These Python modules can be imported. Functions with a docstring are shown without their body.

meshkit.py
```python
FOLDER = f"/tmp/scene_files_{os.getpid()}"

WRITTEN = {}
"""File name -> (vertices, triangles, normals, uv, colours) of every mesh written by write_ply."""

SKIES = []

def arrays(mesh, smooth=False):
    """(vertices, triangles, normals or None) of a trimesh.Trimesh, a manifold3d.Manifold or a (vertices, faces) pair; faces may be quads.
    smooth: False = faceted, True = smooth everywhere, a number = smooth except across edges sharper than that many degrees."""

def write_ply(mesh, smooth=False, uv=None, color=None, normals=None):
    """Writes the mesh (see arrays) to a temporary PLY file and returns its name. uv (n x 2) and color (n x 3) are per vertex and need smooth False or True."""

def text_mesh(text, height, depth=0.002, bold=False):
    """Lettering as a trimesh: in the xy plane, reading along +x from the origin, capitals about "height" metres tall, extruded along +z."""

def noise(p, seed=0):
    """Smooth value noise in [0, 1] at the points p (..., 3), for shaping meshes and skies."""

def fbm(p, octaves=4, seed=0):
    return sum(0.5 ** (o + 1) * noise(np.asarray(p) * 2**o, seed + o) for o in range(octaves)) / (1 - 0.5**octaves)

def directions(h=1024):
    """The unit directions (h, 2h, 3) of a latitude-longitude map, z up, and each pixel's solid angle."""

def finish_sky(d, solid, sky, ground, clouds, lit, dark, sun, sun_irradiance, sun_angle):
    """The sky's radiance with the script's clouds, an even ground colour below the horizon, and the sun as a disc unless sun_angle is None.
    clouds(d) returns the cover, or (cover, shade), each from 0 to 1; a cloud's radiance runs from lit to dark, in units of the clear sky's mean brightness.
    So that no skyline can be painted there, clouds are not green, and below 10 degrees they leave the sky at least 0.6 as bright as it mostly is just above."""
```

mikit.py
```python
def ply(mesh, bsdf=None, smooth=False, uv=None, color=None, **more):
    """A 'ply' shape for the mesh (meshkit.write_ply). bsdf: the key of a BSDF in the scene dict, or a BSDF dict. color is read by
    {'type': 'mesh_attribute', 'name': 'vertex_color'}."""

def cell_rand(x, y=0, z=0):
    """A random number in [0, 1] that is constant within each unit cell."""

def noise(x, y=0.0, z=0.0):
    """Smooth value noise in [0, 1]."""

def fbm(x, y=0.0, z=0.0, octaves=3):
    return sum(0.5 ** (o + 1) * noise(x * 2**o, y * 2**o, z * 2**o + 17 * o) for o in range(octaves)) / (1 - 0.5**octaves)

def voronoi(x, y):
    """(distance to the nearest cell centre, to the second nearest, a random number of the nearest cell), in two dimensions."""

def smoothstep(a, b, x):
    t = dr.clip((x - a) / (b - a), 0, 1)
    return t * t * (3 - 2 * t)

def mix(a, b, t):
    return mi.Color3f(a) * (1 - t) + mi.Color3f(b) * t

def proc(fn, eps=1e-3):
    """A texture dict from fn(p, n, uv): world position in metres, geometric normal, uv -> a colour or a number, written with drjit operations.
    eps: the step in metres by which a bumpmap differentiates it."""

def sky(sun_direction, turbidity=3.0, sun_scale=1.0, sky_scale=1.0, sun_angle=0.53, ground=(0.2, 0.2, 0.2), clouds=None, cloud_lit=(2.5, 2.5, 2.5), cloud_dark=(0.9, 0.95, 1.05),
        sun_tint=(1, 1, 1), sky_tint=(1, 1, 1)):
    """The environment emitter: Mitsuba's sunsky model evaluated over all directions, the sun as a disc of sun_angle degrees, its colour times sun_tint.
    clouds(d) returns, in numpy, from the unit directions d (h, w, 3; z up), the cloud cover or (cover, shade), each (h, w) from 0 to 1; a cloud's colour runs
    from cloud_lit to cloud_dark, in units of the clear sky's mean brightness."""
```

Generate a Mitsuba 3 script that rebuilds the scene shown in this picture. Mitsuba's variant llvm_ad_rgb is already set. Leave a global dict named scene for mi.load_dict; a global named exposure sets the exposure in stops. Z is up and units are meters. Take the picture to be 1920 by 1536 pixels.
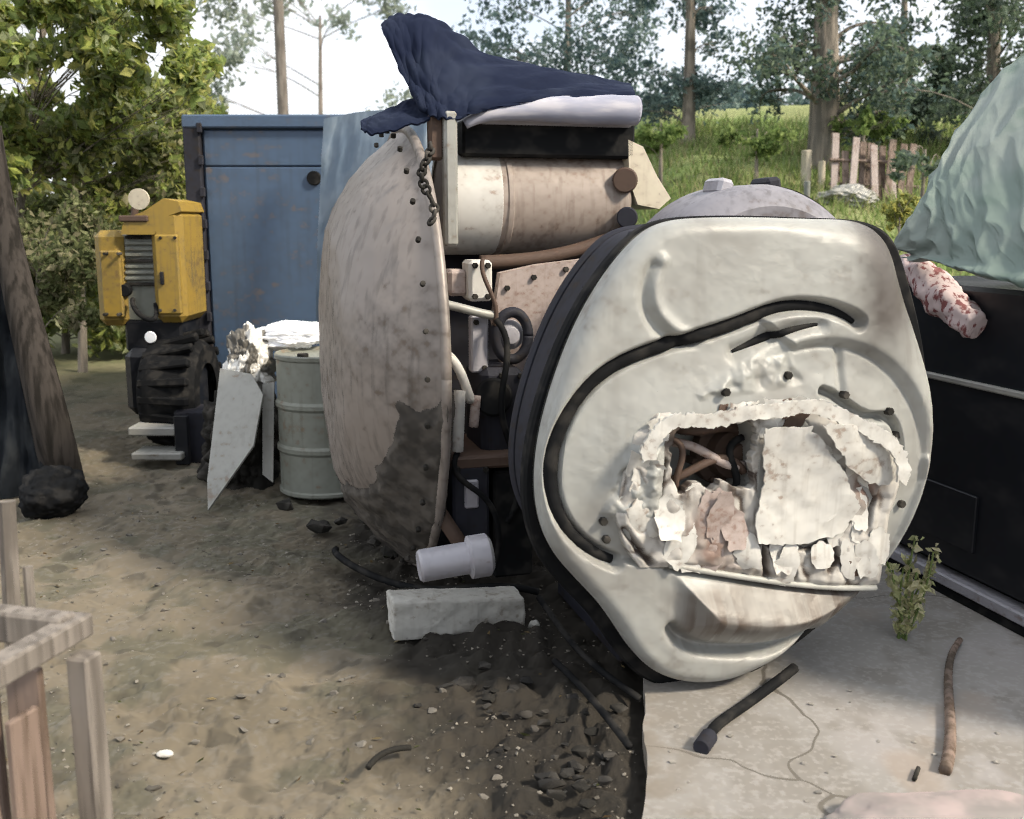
import math, numpy as np, trimesh, drjit as dr, mitsuba as mi, mikit, meshkit
import manifold3d as m3
from shapely.geometry import Polygon, LineString
import shapely
from mikit import fbm, noise, voronoi, smoothstep, mix, proc, ply
from scipy.interpolate import splprep, splev

scene, labels = {}, {}
V3 = lambda *a: np.array(a, float)

# ---------------------------------------------------------------- camera, sky, exposure
FPX, W0, H0, CAMZ, HORIZ = 1900.0, 1920, 1536, 1.70, 420.0
PITCH = math.atan((H0 / 2 - HORIZ) / FPX)
CAM = V3(0, 0, CAMZ)
FWD = V3(0, math.cos(PITCH), -math.sin(PITCH))
UPV = V3(0, math.sin(PITCH), math.cos(PITCH))
T = mi.ScalarTransform4f
scene['camera'] = {'type': 'thinlens', 'fov': math.degrees(2 * math.atan(W0 / 2 / FPX)), 'fov_axis': 'x',
                   'aperture_radius': 0.006, 'focus_distance': 4.4, 'near_clip': 0.05, 'far_clip': 900.0,
                   'to_world': T().look_at(origin=CAM.tolist(), target=(CAM + FWD).tolist(), up=[0, 0, 1])}
exposure = 2.35


def cloud_fn(d):
    p = d / np.maximum(d[..., 2:3] + 0.25, 0.1)
    n = meshkit.fbm(p * 1.7 + 3.1, 4, 7)
    cover = 0.60 + 0.40 * np.clip((n - 0.30) / 0.2, 0.0, 1.0)
    shade = np.clip((meshkit.fbm(p * 2.3 + 9.0, 3, 3) - 0.42) / 0.4, 0, 1) * 0.35
    return cover, shade


scene['sky'] = mikit.sky((0.70, -0.38, 0.66), turbidity=3, sun_scale=0.85, sun_angle=9, sun_tint=(0.92, 1.0, 1.12), clouds=cloud_fn,
                         cloud_lit=(3.0, 3.08, 3.2), cloud_dark=(2.2, 2.3, 2.45), ground=(0.2, 0.19, 0.17))

# ---------------------------------------------------------------- placing helpers


def ray(px, py):
    return FWD + V3(1, 0, 0) * (px - W0 / 2) / FPX - UPV * (py - H0 / 2) / FPX


def at(px, py, D):
    """The point D metres ahead (along y) that is seen at that pixel."""
    r = ray(px, py)
    return CAM + r * (D / r[1])


def onz(px, py, z=0.0):
    r = ray(px, py)
    return CAM + r * ((z - CAMZ) / r[2])


TH = math.radians(15.2)
RX = V3(math.cos(TH), math.sin(TH), 0)          # the machine's own right, back and up
AX = V3(-math.sin(TH), math.cos(TH), 0)
ORG = onz(1320, 1288, 0.05) * V3(1, 1, 0)
LM = np.eye(4)
LM[:3, 0], LM[:3, 1], LM[:3, 3] = RX, AX, ORG


def lp(px, py, Y):
    r = ray(px, py)
    p = CAM + r * ((Y - (CAM - ORG) @ AX) / (r @ AX)) - ORG
    return V3(p @ RX, p @ AX, p[2])


def loc(mesh):
    m = mesh.copy()
    m.apply_transform(LM)
    return m


# ---------------------------------------------------------------- mesh helpers
def uniq(key):
    if key not in scene and key not in labels:
        return key
    k = 1
    while f'{key}_{k:03d}' in scene or f'{key}_{k:03d}' in labels:
        k += 1
    return f'{key}_{k:03d}'


def add(key, mesh, bsdf, smooth=35, **kw):
    key = uniq(key)
    scene[key] = ply(mesh, bsdf, smooth=smooth, **kw)
    return key


def thing(name, label, cat, group=None):
    key = uniq(name)
    labels[key] = {'label': label, 'category': cat}
    if group:
        labels[key]['group'] = group
    return key


def solo(name, mesh, bsdf, label, cat, smooth=35, group=None, kind=None, **kw):
    key = add(name, mesh, bsdf, smooth, **kw)
    labels[key] = {'label': label, 'category': cat}
    if group:
        labels[key]['group'] = group
    if kind:
        labels[key]['kind'] = kind
    return key


def struct(name, mesh, bsdf, label, smooth=35):
    key = add(name, mesh, bsdf, smooth)
    labels[key] = {'label': label, 'category': name.replace('_', ' '), 'kind': 'structure'}
    return key


def box(c, s, bev=0.008, rot=None):
    h = np.array(s, float) / 2
    b = min(bev, 0.45 * h.min())
    pts = []
    for sx in (-1, 1):
        for sy in (-1, 1):
            for sz in (-1, 1):
                q = V3(sx, sy, sz) * h
                for k in range(3):
                    d = V3(sx, sy, sz) * b
                    d[k] = 0
                    pts.append(q - d)
    m = trimesh.convex.convex_hull(np.array(pts))
    if rot is not None:
        m.apply_transform(rot)
    m.apply_translation(c)
    return m


def rotm(axis, deg):
    return trimesh.transformations.rotation_matrix(math.radians(deg), axis)


def frame_to(d):
    d = np.asarray(d, float) / np.linalg.norm(d)
    a = np.cross(d, [0, 0, 1] if abs(d[2]) < 0.9 else [0, 1, 0])
    a /= np.linalg.norm(a)
    return a, np.cross(d, a), d


def cyl(p0, p1, r, r1=None, n=28, bev=None):
    """Cylinder or cone between two points with small chamfers."""
    p0, p1 = np.asarray(p0, float), np.asarray(p1, float)
    r1 = r if r1 is None else r1
    L = np.linalg.norm(p1 - p0)
    b = min(r, r1) * 0.12 if bev is None else bev
    return lathe(p0, p1 - p0, [(0, 0), (0, r - b), (b, r), (L - b, r1), (L, r1 - b), (L, 0)], n)


def lathe(p0, d, prof, n=40):
    a, b, d = frame_to(d)
    prof = np.array(prof, float)
    th = np.arange(n) / n * 2 * math.pi
    ring = np.cos(th)[:, None] * a + np.sin(th)[:, None] * b
    v = (np.asarray(p0)[None, None] + prof[:, None, 0:1] * d + prof[:, None, 1:2] * ring[None]).reshape(-1, 3)
    f = []
    for i in range(len(prof) - 1):
        for j in range(n):
            k = (j + 1) % n
            f += [[i * n + j, i * n + k, (i + 1) * n + k], [i * n + j, (i + 1) * n + k, (i + 1) * n + j]]
    m = trimesh.Trimesh(v, f, process=True)
    m.update_faces(m.nondegenerate_faces())
    m.fix_normals()
    return m


def spline(pts, n=80, closed=False, s=0):
    pts = np.array(pts, float)
    if closed:
        pts = np.vstack([pts, pts[:1]])
    tck, _ = splprep(pts.T, s=s, per=closed, k=min(3, len(pts) - 1))
    return np.array(splev(np.linspace(0, 1, n, endpoint=not closed), tck)).T


def tube(path, r, n=12, flat=1.0):
    path = np.asarray(path, float)
    N = len(path)
    r = np.broadcast_to(r, (N,))
    t = np.gradient(path, axis=0)
    t /= np.linalg.norm(t, axis=1, keepdims=True)
    a, b, _ = frame_to(t[0])
    v = []
    th = np.arange(n) / n * 2 * math.pi
    for i in range(N):
        a = a - t[i] * (a @ t[i])
        a /= np.linalg.norm(a)
        b = np.cross(t[i], a)
        v.append(path[i] + r[i] * (np.cos(th)[:, None] * a + flat * np.sin(th)[:, None] * b))
    v = np.vstack(v + [path[:1], path[-1:]])
    f = []
    for i in range(N - 1):
        for j in range(n):
            k = (j + 1) % n
            f += [[i * n + j, i * n + k, (i + 1) * n + k], [i * n + j, (i + 1) * n + k, (i + 1) * n + j]]
    for j in range(n):
        k = (j + 1) % n
        f += [[N * n, k, j], [N * n + 1, (N - 1) * n + j, (N - 1) * n + k]]
    m = trimesh.Trimesh(v, f, process=False)
    m.fix_normals()
    return m


def grid(fn, nu, nv, thick=0.0):
    """A sheet from fn(u, v) -> points (n, 3), u and v in 0..1; closed with a back when thick."""
    u, v = np.meshgrid(np.linspace(0, 1, nu), np.linspace(0, 1, nv), indexing='ij')
    p = fn(u.ravel(), v.ravel())
    i = np.arange(nu * nv).reshape(nu, nv)
    a, b, c, d = i[:-1, :-1].ravel(), i[1:, :-1].ravel(), i[1:, 1:].ravel(), i[:-1, 1:].ravel()
    f = np.vstack([np.c_[a, b, c], np.c_[a, c, d]])
    m = trimesh.Trimesh(p, f, process=False)
    if thick:
        nrm = m.vertex_normals
        N = len(p)
        edge = np.r_[i[:, 0], i[-1, 1:], i[-2::-1, -1], i[0, -2:0:-1]]
        e2 = np.roll(edge, -1)
        side = np.vstack([np.c_[edge, edge + N, e2 + N], np.c_[edge, e2 + N, e2]])
        m = trimesh.Trimesh(np.vstack([p, p - nrm * thick]), np.vstack([f, f[:, ::-1] + N, side]), process=False)
        m.fix_normals()
    return m


def blob(c, r, amp=0.25, freq=2.0, seed=0, sub=3):
    m = trimesh.creation.icosphere(subdivisions=sub)
    v = m.vertices
    k = 1 + amp * 2 * (meshkit.fbm(v * freq + seed * 3.7 + 20, 3, seed) - 0.5)
    m.vertices = v * k[:, None] * np.array(r) + np.array(c)
    return m


def prism(poly2d, to3d, thick_dir, thick):
    """A polygon (points in any 3-D plane) made into a plate."""
    P = Polygon(poly2d)
    m = trimesh.creation.extrude_polygon(P, 1.0, engine='earcut')
    v = m.vertices
    base = np.array([to3d(x, y) for x, y in v[:, :2]])
    m.vertices = base + v[:, 2:3] * thick * np.asarray(thick_dir)
    m.fix_normals()
    return m


def chip(c, r, seed, n=14):
    g = np.random.default_rng(seed)
    p = g.normal(size=(n, 3))
    p /= np.linalg.norm(p, axis=1, keepdims=True)
    m = trimesh.convex.convex_hull(p * g.uniform(0.7, 1.0, (n, 1)))
    m.apply_transform(rotm([0, 0, 1], g.uniform(0, 360)))
    m.vertices = m.vertices * np.array(r) + np.array(c)
    return m


def cat(*ms):
    return trimesh.util.concatenate(list(ms))


def pdist(p, line):
    """Distance of points (n, 2) from a polyline."""
    line = np.asarray(line)
    out = np.full(len(p), 9.0)
    for a, b in zip(line[:-1], line[1:]):
        d = b - a
        t = np.clip(((p - a) @ d) / max(d @ d, 1e-12), 0, 1)
        out = np.minimum(out, np.linalg.norm(p - a - t[:, None] * d, axis=1))
    return out


def crumple(c, r, seed, amp=0.5, sub=5):
    m = trimesh.creation.icosphere(subdivisions=sub)
    v = m.vertices
    k = 1 + amp * (meshkit.fbm(v * 1.6 + seed, 2, seed) - 0.5) + 0.7 * amp * (np.abs(meshkit.noise(v * 3.4 + seed, seed + 1) - 0.5) + 0.6 * np.abs(meshkit.noise(v * 7.5, seed + 2) - 0.5))
    m.vertices = v * k[:, None] * np.array(r) + np.array(c)
    return m


def sstep(a, b, x):
    t = np.clip((x - a) / (b - a), 0, 1)
    return t * t * (3 - 2 * t)


# ---------------------------------------------------------------- materials
def mat(name, base, rough=0.6, metallic=0.0, bump=None, bump_eps=2e-3, spec=0.5, **kw):
    b = {'type': 'principled', 'base_color': proc(base) if callable(base) else {'type': 'rgb', 'value': list(base)},
         'roughness': proc(rough) if callable(rough) else rough, 'metallic': metallic, 'specular': spec, **kw}
    if bump is not None:
        b = {'type': 'bumpmap', 'arbitrary': proc(bump, bump_eps), 'scale': 1.0, 'bsdf': b}
    scene[name] = {'type': 'twosided', 'bsdf': b}


def weathered(c, dirt, rust, amount=0.5, streak=1.0, sc=1.0):
    """Old paint: cloudy tone, rain streaks down the sheet, rust where the noise is high."""
    def fn(p, n, uv):
        big = fbm(p.x * 2.1 * sc, p.y * 2.1 * sc, p.z * 2.1 * sc, 4)
        fine = fbm(p.x * 19 * sc, p.y * 19 * sc, p.z * 19 * sc, 3)
        st = fbm(p.x * 26 * sc, p.y * 26 * sc, p.z * 1.6 * sc, 3)
        col = mix(c, dirt, smoothstep(0.38, 0.75, big * 0.6 + fine * 0.4) * 0.75 * amount + smoothstep(0.5, 0.8, st) * 0.55 * streak * amount)
        r = smoothstep(0.62, 0.80, big * 0.38 + fine * 0.62 + 0.06 * amount)
        return mix(col, rust, r * 0.6)
    return fn


mat('pale_paint', weathered((0.36, 0.365, 0.34), (0.20, 0.19, 0.165), (0.17, 0.09, 0.05), 0.55, 0.45), 0.5, spec=0.4,
    bump=lambda p, n, uv: 0.0025 * fbm(p.x * 30, p.y * 30, p.z * 30, 3), bump_eps=4e-3)
_w = weathered((0.30, 0.306, 0.292), (0.20, 0.196, 0.183), (0.17, 0.155, 0.14), 0.75, 0.9)


def face_fn(p, n, uv):
    u = (p.x - float(ORG[0])) * float(RX[0]) + (p.y - float(ORG[1])) * float(RX[1])
    z = p.z
    c = _w(p, n, uv)
    # rusty water that has run down from the ledge, and shade and dark reflection painted on the upper right shoulder
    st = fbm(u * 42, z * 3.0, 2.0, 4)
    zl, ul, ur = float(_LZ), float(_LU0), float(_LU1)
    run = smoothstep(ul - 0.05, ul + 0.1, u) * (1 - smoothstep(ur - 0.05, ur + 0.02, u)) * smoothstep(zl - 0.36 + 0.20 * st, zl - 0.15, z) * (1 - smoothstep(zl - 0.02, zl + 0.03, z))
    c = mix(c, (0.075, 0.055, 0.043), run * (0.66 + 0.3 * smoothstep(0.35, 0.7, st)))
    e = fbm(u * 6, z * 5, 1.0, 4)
    shoulder_shade = smoothstep(float(_SU) - 0.05, float(_SU) + 0.14, u + (e - 0.5) * 0.14) * smoothstep(float(_SZ) - 0.28, float(_SZ) + 0.05, z + (e - 0.5) * 0.2)
    c = mix(c, (0.055, 0.045, 0.04), shoulder_shade * 0.9)
    pit = fbm(p.x * 3.2, p.y * 3.2, p.z * 3.2, 4)
    low = smoothstep(0.45, 0.6, fbm(u * 4.0, z * 4.0, 9.0, 3))
    return mix(c, (0.20, 0.195, 0.183), smoothstep(0.45, 0.7, pit) * (0.35 + 0.4 * low))


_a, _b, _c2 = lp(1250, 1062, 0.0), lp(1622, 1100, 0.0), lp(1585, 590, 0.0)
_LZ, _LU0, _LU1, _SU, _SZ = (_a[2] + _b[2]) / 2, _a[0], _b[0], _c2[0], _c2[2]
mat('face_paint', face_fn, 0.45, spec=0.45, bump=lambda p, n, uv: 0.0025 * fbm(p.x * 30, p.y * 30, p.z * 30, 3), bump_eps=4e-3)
mat('bright_paint', weathered((0.50, 0.49, 0.465), (0.27, 0.25, 0.22), (0.20, 0.11, 0.07), 0.5, 0.5, 1.6), 0.5)
mat('silver_sheet', weathered((0.235, 0.206, 0.188), (0.085, 0.074, 0.066), (0.10, 0.07, 0.05), 0.85, 1.0, 1.2), 0.48, metallic=0.25,
    bump=lambda p, n, uv: 0.006 * fbm(p.x * 9, p.y * 9, p.z * 7, 4), bump_eps=6e-3)
mat('torn_white', weathered((0.50, 0.495, 0.47), (0.30, 0.28, 0.25), (0.16, 0.10, 0.07), 0.6, 1.0, 2.2), 0.55)
mat('beige_paint', weathered((0.29, 0.243, 0.213), (0.15, 0.115, 0.095), (0.14, 0.08, 0.05), 0.8, 1.2, 1.5), 0.55)
mat('dark_casing', weathered((0.022, 0.023, 0.032), (0.014, 0.013, 0.012), (0.03, 0.02, 0.014), 0.7, 0.6, 1.6), 0.65, spec=0.2)
mat('lavender_steel', weathered((0.34, 0.335, 0.37), (0.20, 0.19, 0.21), (0.17, 0.12, 0.10), 0.45, 0.8, 1.7), 0.45, metallic=0.2)
mat('dull_lavender', weathered((0.215, 0.21, 0.235), (0.105, 0.10, 0.11), (0.10, 0.075, 0.065), 0.9, 0.8, 1.7), 0.55, metallic=0.2)
mat('rusty_iron', weathered((0.075, 0.046, 0.033), (0.038, 0.025, 0.02), (0.12, 0.065, 0.04), 0.8, 0.4, 3.0), 0.75)
mat('pinkish_iron', weathered((0.34, 0.285, 0.265), (0.17, 0.12, 0.10), (0.17, 0.09, 0.06), 0.8, 0.5, 3.0), 0.6)
mat('black_rubber', lambda p, n, uv: mix((0.006, 0.0065, 0.0075), (0.022, 0.021, 0.020), smoothstep(0.45, 0.75, fbm(p.x * 14, p.y * 14, p.z * 14, 3))), 0.8, spec=0.15)
mat('black_paint', lambda p, n, uv: mix((0.006, 0.007, 0.010), (0.017, 0.017, 0.019), smoothstep(0.45, 0.8, fbm(p.x * 6, p.y * 6, p.z * 9, 4))), 0.45, spec=0.28,
    bump=lambda p, n, uv: 0.003 * fbm(p.x * 5, p.y * 5, p.z * 5, 3), bump_eps=6e-3)
mat('blue_steel', weathered((0.052, 0.088, 0.150), (0.042, 0.062, 0.095), (0.13, 0.10, 0.08), 0.7, 0.9, 0.9), 0.5,
    bump=lambda p, n, uv: 0.004 * fbm(p.x * 4, p.y * 4, p.z * 4, 3), bump_eps=6e-3)
mat('blue_tarp', lambda p, n, uv: mix((0.085, 0.125, 0.175), (0.125, 0.165, 0.21), smoothstep(0.35, 0.7, fbm(p.x * 5, p.y * 5, p.z * 5, 4))), 0.5)
mat('navy_canvas', lambda p, n, uv: mix((0.005, 0.009, 0.026), (0.014, 0.020, 0.040), smoothstep(0.40, 0.72, fbm(p.x * 5, p.y * 5, p.z * 5, 4))), 0.85, spec=0.15,
    bump=lambda p, n, uv: 0.004 * fbm(p.x * 20, p.y * 20, p.z * 20, 3), bump_eps=5e-3)
mat('grey_canvas', lambda p, n, uv: mix((0.25, 0.26, 0.33), (0.38, 0.375, 0.42), smoothstep(0.35, 0.7, fbm(p.x * 6, p.y * 6, p.z * 22, 4))), 0.7)
mat('yellow_paint', weathered((0.25, 0.165, 0.028), (0.13, 0.10, 0.04), (0.12, 0.07, 0.03), 0.8, 1.0, 1.8), 0.5)
mat('green_tarp', lambda p, n, uv: mix(mix((0.125, 0.168, 0.150), (0.175, 0.208, 0.194), smoothstep(0.42, 0.7, fbm(p.x * 3.2, p.y * 3.2, p.z * 3.2, 4))),
                                       (0.085, 0.13, 0.11), smoothstep(0.56, 0.72, fbm(p.x * 5 + 8, p.y * 5, p.z * 5, 3)) * 0.8), 0.6,
    bump=lambda p, n, uv: 0.004 * fbm(p.x * 12, p.y * 12, p.z * 12, 3), bump_eps=5e-3)
mat('drum_paint', weathered((0.185, 0.195, 0.17), (0.12, 0.12, 0.095), (0.16, 0.10, 0.06), 0.7, 1.0, 1.3), 0.5)
mat('grey_sheet', weathered((0.30, 0.30, 0.28), (0.17, 0.165, 0.145), (0.17, 0.11, 0.07), 0.6, 0.7, 1.6), 0.5, metallic=0.2)
mat('white_plastic', (0.82, 0.83, 0.86), 0.35)
mat('mottled_plastic', lambda p, n, uv: mix((0.62, 0.61, 0.58), (0.09, 0.085, 0.075), smoothstep(0.5, 0.56, fbm(p.x * 9, p.y * 9, p.z * 9, 2))), 0.5)


def wood(c1, c2, k=1.0):
    def fn(p, n, uv):
        g = fbm(p.x * 46 * k, p.y * 46 * k, p.z * 3.0 * k, 4)
        b = fbm(p.x * 3, p.y * 3, p.z * 3, 3)
        return mix(mix(c1, c2, smoothstep(0.35, 0.7, g)), (0.05, 0.045, 0.035), smoothstep(0.55, 0.8, b) * 0.6)
    return fn


mat('grey_wood', wood((0.19, 0.168, 0.148), (0.095, 0.082, 0.07)), 0.8, bump=lambda p, n, uv: 0.003 * fbm(p.x * 60, p.y * 60, p.z * 5, 3))
mat('brown_wood', wood((0.19, 0.14, 0.115), (0.085, 0.058, 0.042)), 0.8, bump=lambda p, n, uv: 0.003 * fbm(p.x * 60, p.y * 60, p.z * 5, 3))
mat('black_canvas', lambda p, n, uv: mix((0.007, 0.009, 0.012), (0.022, 0.025, 0.028), smoothstep(0.40, 0.72, fbm(p.x * 7, p.y * 7, p.z * 5, 4))), 0.85, spec=0.15)
mat('dark_wood', wood((0.046, 0.040, 0.036), (0.018, 0.016, 0.014)), 0.9, spec=0.1, bump=lambda p, n, uv: 0.004 * fbm(p.x * 60, p.y * 60, p.z * 5, 3))
mat('bark', wood((0.25, 0.215, 0.18), (0.11, 0.10, 0.085), 0.4), 0.9, bump=lambda p, n, uv: 0.02 * fbm(p.x * 22, p.y * 22, p.z * 5, 3), bump_eps=8e-3)
mat('pink_cloth', lambda p, n, uv: mix((0.46, 0.38, 0.38), (0.17, 0.06, 0.06), smoothstep(0.50, 0.64, fbm(p.x * 44, p.y * 44, p.z * 20, 4))), 0.85)
mat('pale_block', weathered((0.36, 0.355, 0.33), (0.21, 0.195, 0.17), (0.13, 0.11, 0.09), 0.9, 0.5, 2.4), 0.85, bump=lambda p, n, uv: 0.004 * fbm(p.x * 60, p.y * 60, p.z * 60, 3))
mat('pink_stone', lambda p, n, uv: mix((0.33, 0.27, 0.26), (0.22, 0.20, 0.19), smoothstep(0.4, 0.7, fbm(p.x * 9, p.y * 9, p.z * 9, 4))), 0.85)
mat('stone', lambda p, n, uv: mix((0.30, 0.28, 0.255), (0.17, 0.16, 0.145), smoothstep(0.35, 0.7, fbm(p.x * 16, p.y * 16, p.z * 16, 4))), 0.9)
mat('dark_soil', lambda p, n, uv: mix((0.012, 0.011, 0.010), (0.036, 0.033, 0.029), smoothstep(0.4, 0.7, fbm(p.x * 22, p.y * 22, p.z * 22, 3))), 0.9)
mat('shaded_mud', lambda p, n, uv: mix((0.032, 0.028, 0.024), (0.075, 0.066, 0.057), smoothstep(0.35, 0.7, fbm(p.x * 15, p.y * 15, p.z * 15, 4))), 0.95)  # mud colour that also carries the shade of the lower cover
mat('dull_stone', lambda p, n, uv: mix((0.14, 0.128, 0.11), (0.075, 0.068, 0.058), smoothstep(0.35, 0.7, fbm(p.x * 16, p.y * 16, p.z * 16, 4))), 0.95)
mat('dark_scrap', lambda p, n, uv: mix((0.018, 0.017, 0.015), (0.06, 0.055, 0.049), smoothstep(0.45, 0.75, fbm(p.x * 12, p.y * 12, p.z * 12, 3))), 0.85, spec=0.2)
mat('cream_paint', weathered((0.50, 0.455, 0.36), (0.33, 0.28, 0.22), (0.15, 0.09, 0.06), 0.7, 0.8, 2.0), 0.5)
mat('lamp_glass', (0.70, 0.74, 0.80), 0.15)

OIL = [onz(x, y) for x, y in ((620, 1010), (860, 1200), (1010, 1420), (1120, 1600))]


def dirt_fn(p, n, uv):
    big = fbm(p.x * 0.9, p.y * 0.9, 0.0, 4)
    mid = fbm(p.x * 4.3, p.y * 4.3, 3.0, 4)
    fine = fbm(p.x * 38, p.y * 38, 5.0, 3)
    c = mix((0.112, 0.096, 0.070), (0.148, 0.127, 0.096), smoothstep(0.35, 0.65, big))
    c = mix(c, (0.085, 0.082, 0.060), smoothstep(0.48, 0.68, mid) * 0.75)
    c = mix(c, (0.175, 0.165, 0.148), smoothstep(0.5, 0.85, fine) * 0.35)
    c = mix(c, (0.055, 0.05, 0.04), smoothstep(0.62, 0.78, fbm(p.x * 9 + 5, p.y * 9, 1.0, 3)) * 0.6)
    # oil-soaked soil along the left of the machine
    u = (p.x - float(ORG[0])) * float(RX[0]) + (p.y - float(ORG[1])) * float(RX[1])
    w = (p.x - float(ORG[0])) * float(AX[0]) + (p.y - float(ORG[1])) * float(AX[1])
    e = fbm(p.x * 2.6, p.y * 2.6, 7.0, 4) - 0.5
    oil = smoothstep(-1.32, -0.72, u + e * 0.9) * smoothstep(-1.9, -1.3, w + e) * (1 - smoothstep(3.2, 4.2, w + e))
    c = mix(c, (0.020, 0.018, 0.016), oil * 0.94)
    far = smoothstep(9, 14, p.y)
    return mix(c, (0.12, 0.13, 0.06), far * 0.7)


mat('dirt', dirt_fn, 0.95, spec=0.2, bump=lambda p, n, uv: 0.020 * fbm(p.x * 30, p.y * 30, 0.0, 4), bump_eps=4e-3)


def slab_fn(p, n, uv):
    big = fbm(p.x * 1.3 + 4, p.y * 1.3, 0.0, 4)
    fine = fbm(p.x * 60, p.y * 60, 0.0, 2)
    c = mix((0.28, 0.265, 0.258), (0.245, 0.234, 0.22), smoothstep(0.4, 0.65, big))
    c = mix(c, (0.19, 0.175, 0.155), smoothstep(0.48, 0.68, fbm(p.x * 5, p.y * 5, 2.0, 4)) * 0.75)
    c = mix(c, (0.34, 0.325, 0.315), smoothstep(0.45, 0.85, fine) * 0.4)
    w1, w2, _ = voronoi(p.x * 0.75 + 0.35 * fbm(p.x * 2.2, p.y * 2.2, 6.0, 4), p.y * 0.75 + 0.35 * fbm(p.x * 2.2, p.y * 2.2, 8.0, 4))
    c = mix(c, (0.10, 0.09, 0.075), (1 - smoothstep(0.004, 0.012, w2 - w1)) * 0.85)
    ed = 1 - smoothstep(0.0, 0.35, p.x - 0.30 - 0.10 * fbm(p.x * 3, p.y * 6, 3.0, 3))
    c = mix(c, (0.17, 0.145, 0.115), ed * (0.25 + 0.6 * smoothstep(0.4, 0.65, fbm(p.x * 11, p.y * 11, 9.0, 4))))
    return mix(c, (0.27, 0.215, 0.17), smoothstep(0.58, 0.72, fbm(p.x * 2.4 + 11, p.y * 2.4, 4.0, 3)) * 0.5)


mat('concrete', slab_fn, 0.85, bump=lambda p, n, uv: 0.003 * fbm(p.x * 50, p.y * 50, 0.0, 3), bump_eps=3e-3)
mat('grass_soil', lambda p, n, uv: mix((0.12, 0.17, 0.05), (0.16, 0.18, 0.075), smoothstep(0.42, 0.66, fbm(p.x * 0.9, p.y * 0.9, p.z, 4))), 0.95)
for nm in ('leaf',):
    scene[nm] = {'type': 'principledthin', 'base_color': {'type': 'mesh_attribute', 'name': 'vertex_color'}, 'roughness': 0.45, 'diff_trans': 1.2, 'spec_trans': 0.0}


# ---------------------------------------------------------------- the ground
def slab_edge(y):
    a, b = onz(1207, 1300), onz(1207, 1536)
    return a[0] + (y - a[1]) * (a[0] - b[0]) / (a[1] - b[1])


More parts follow.
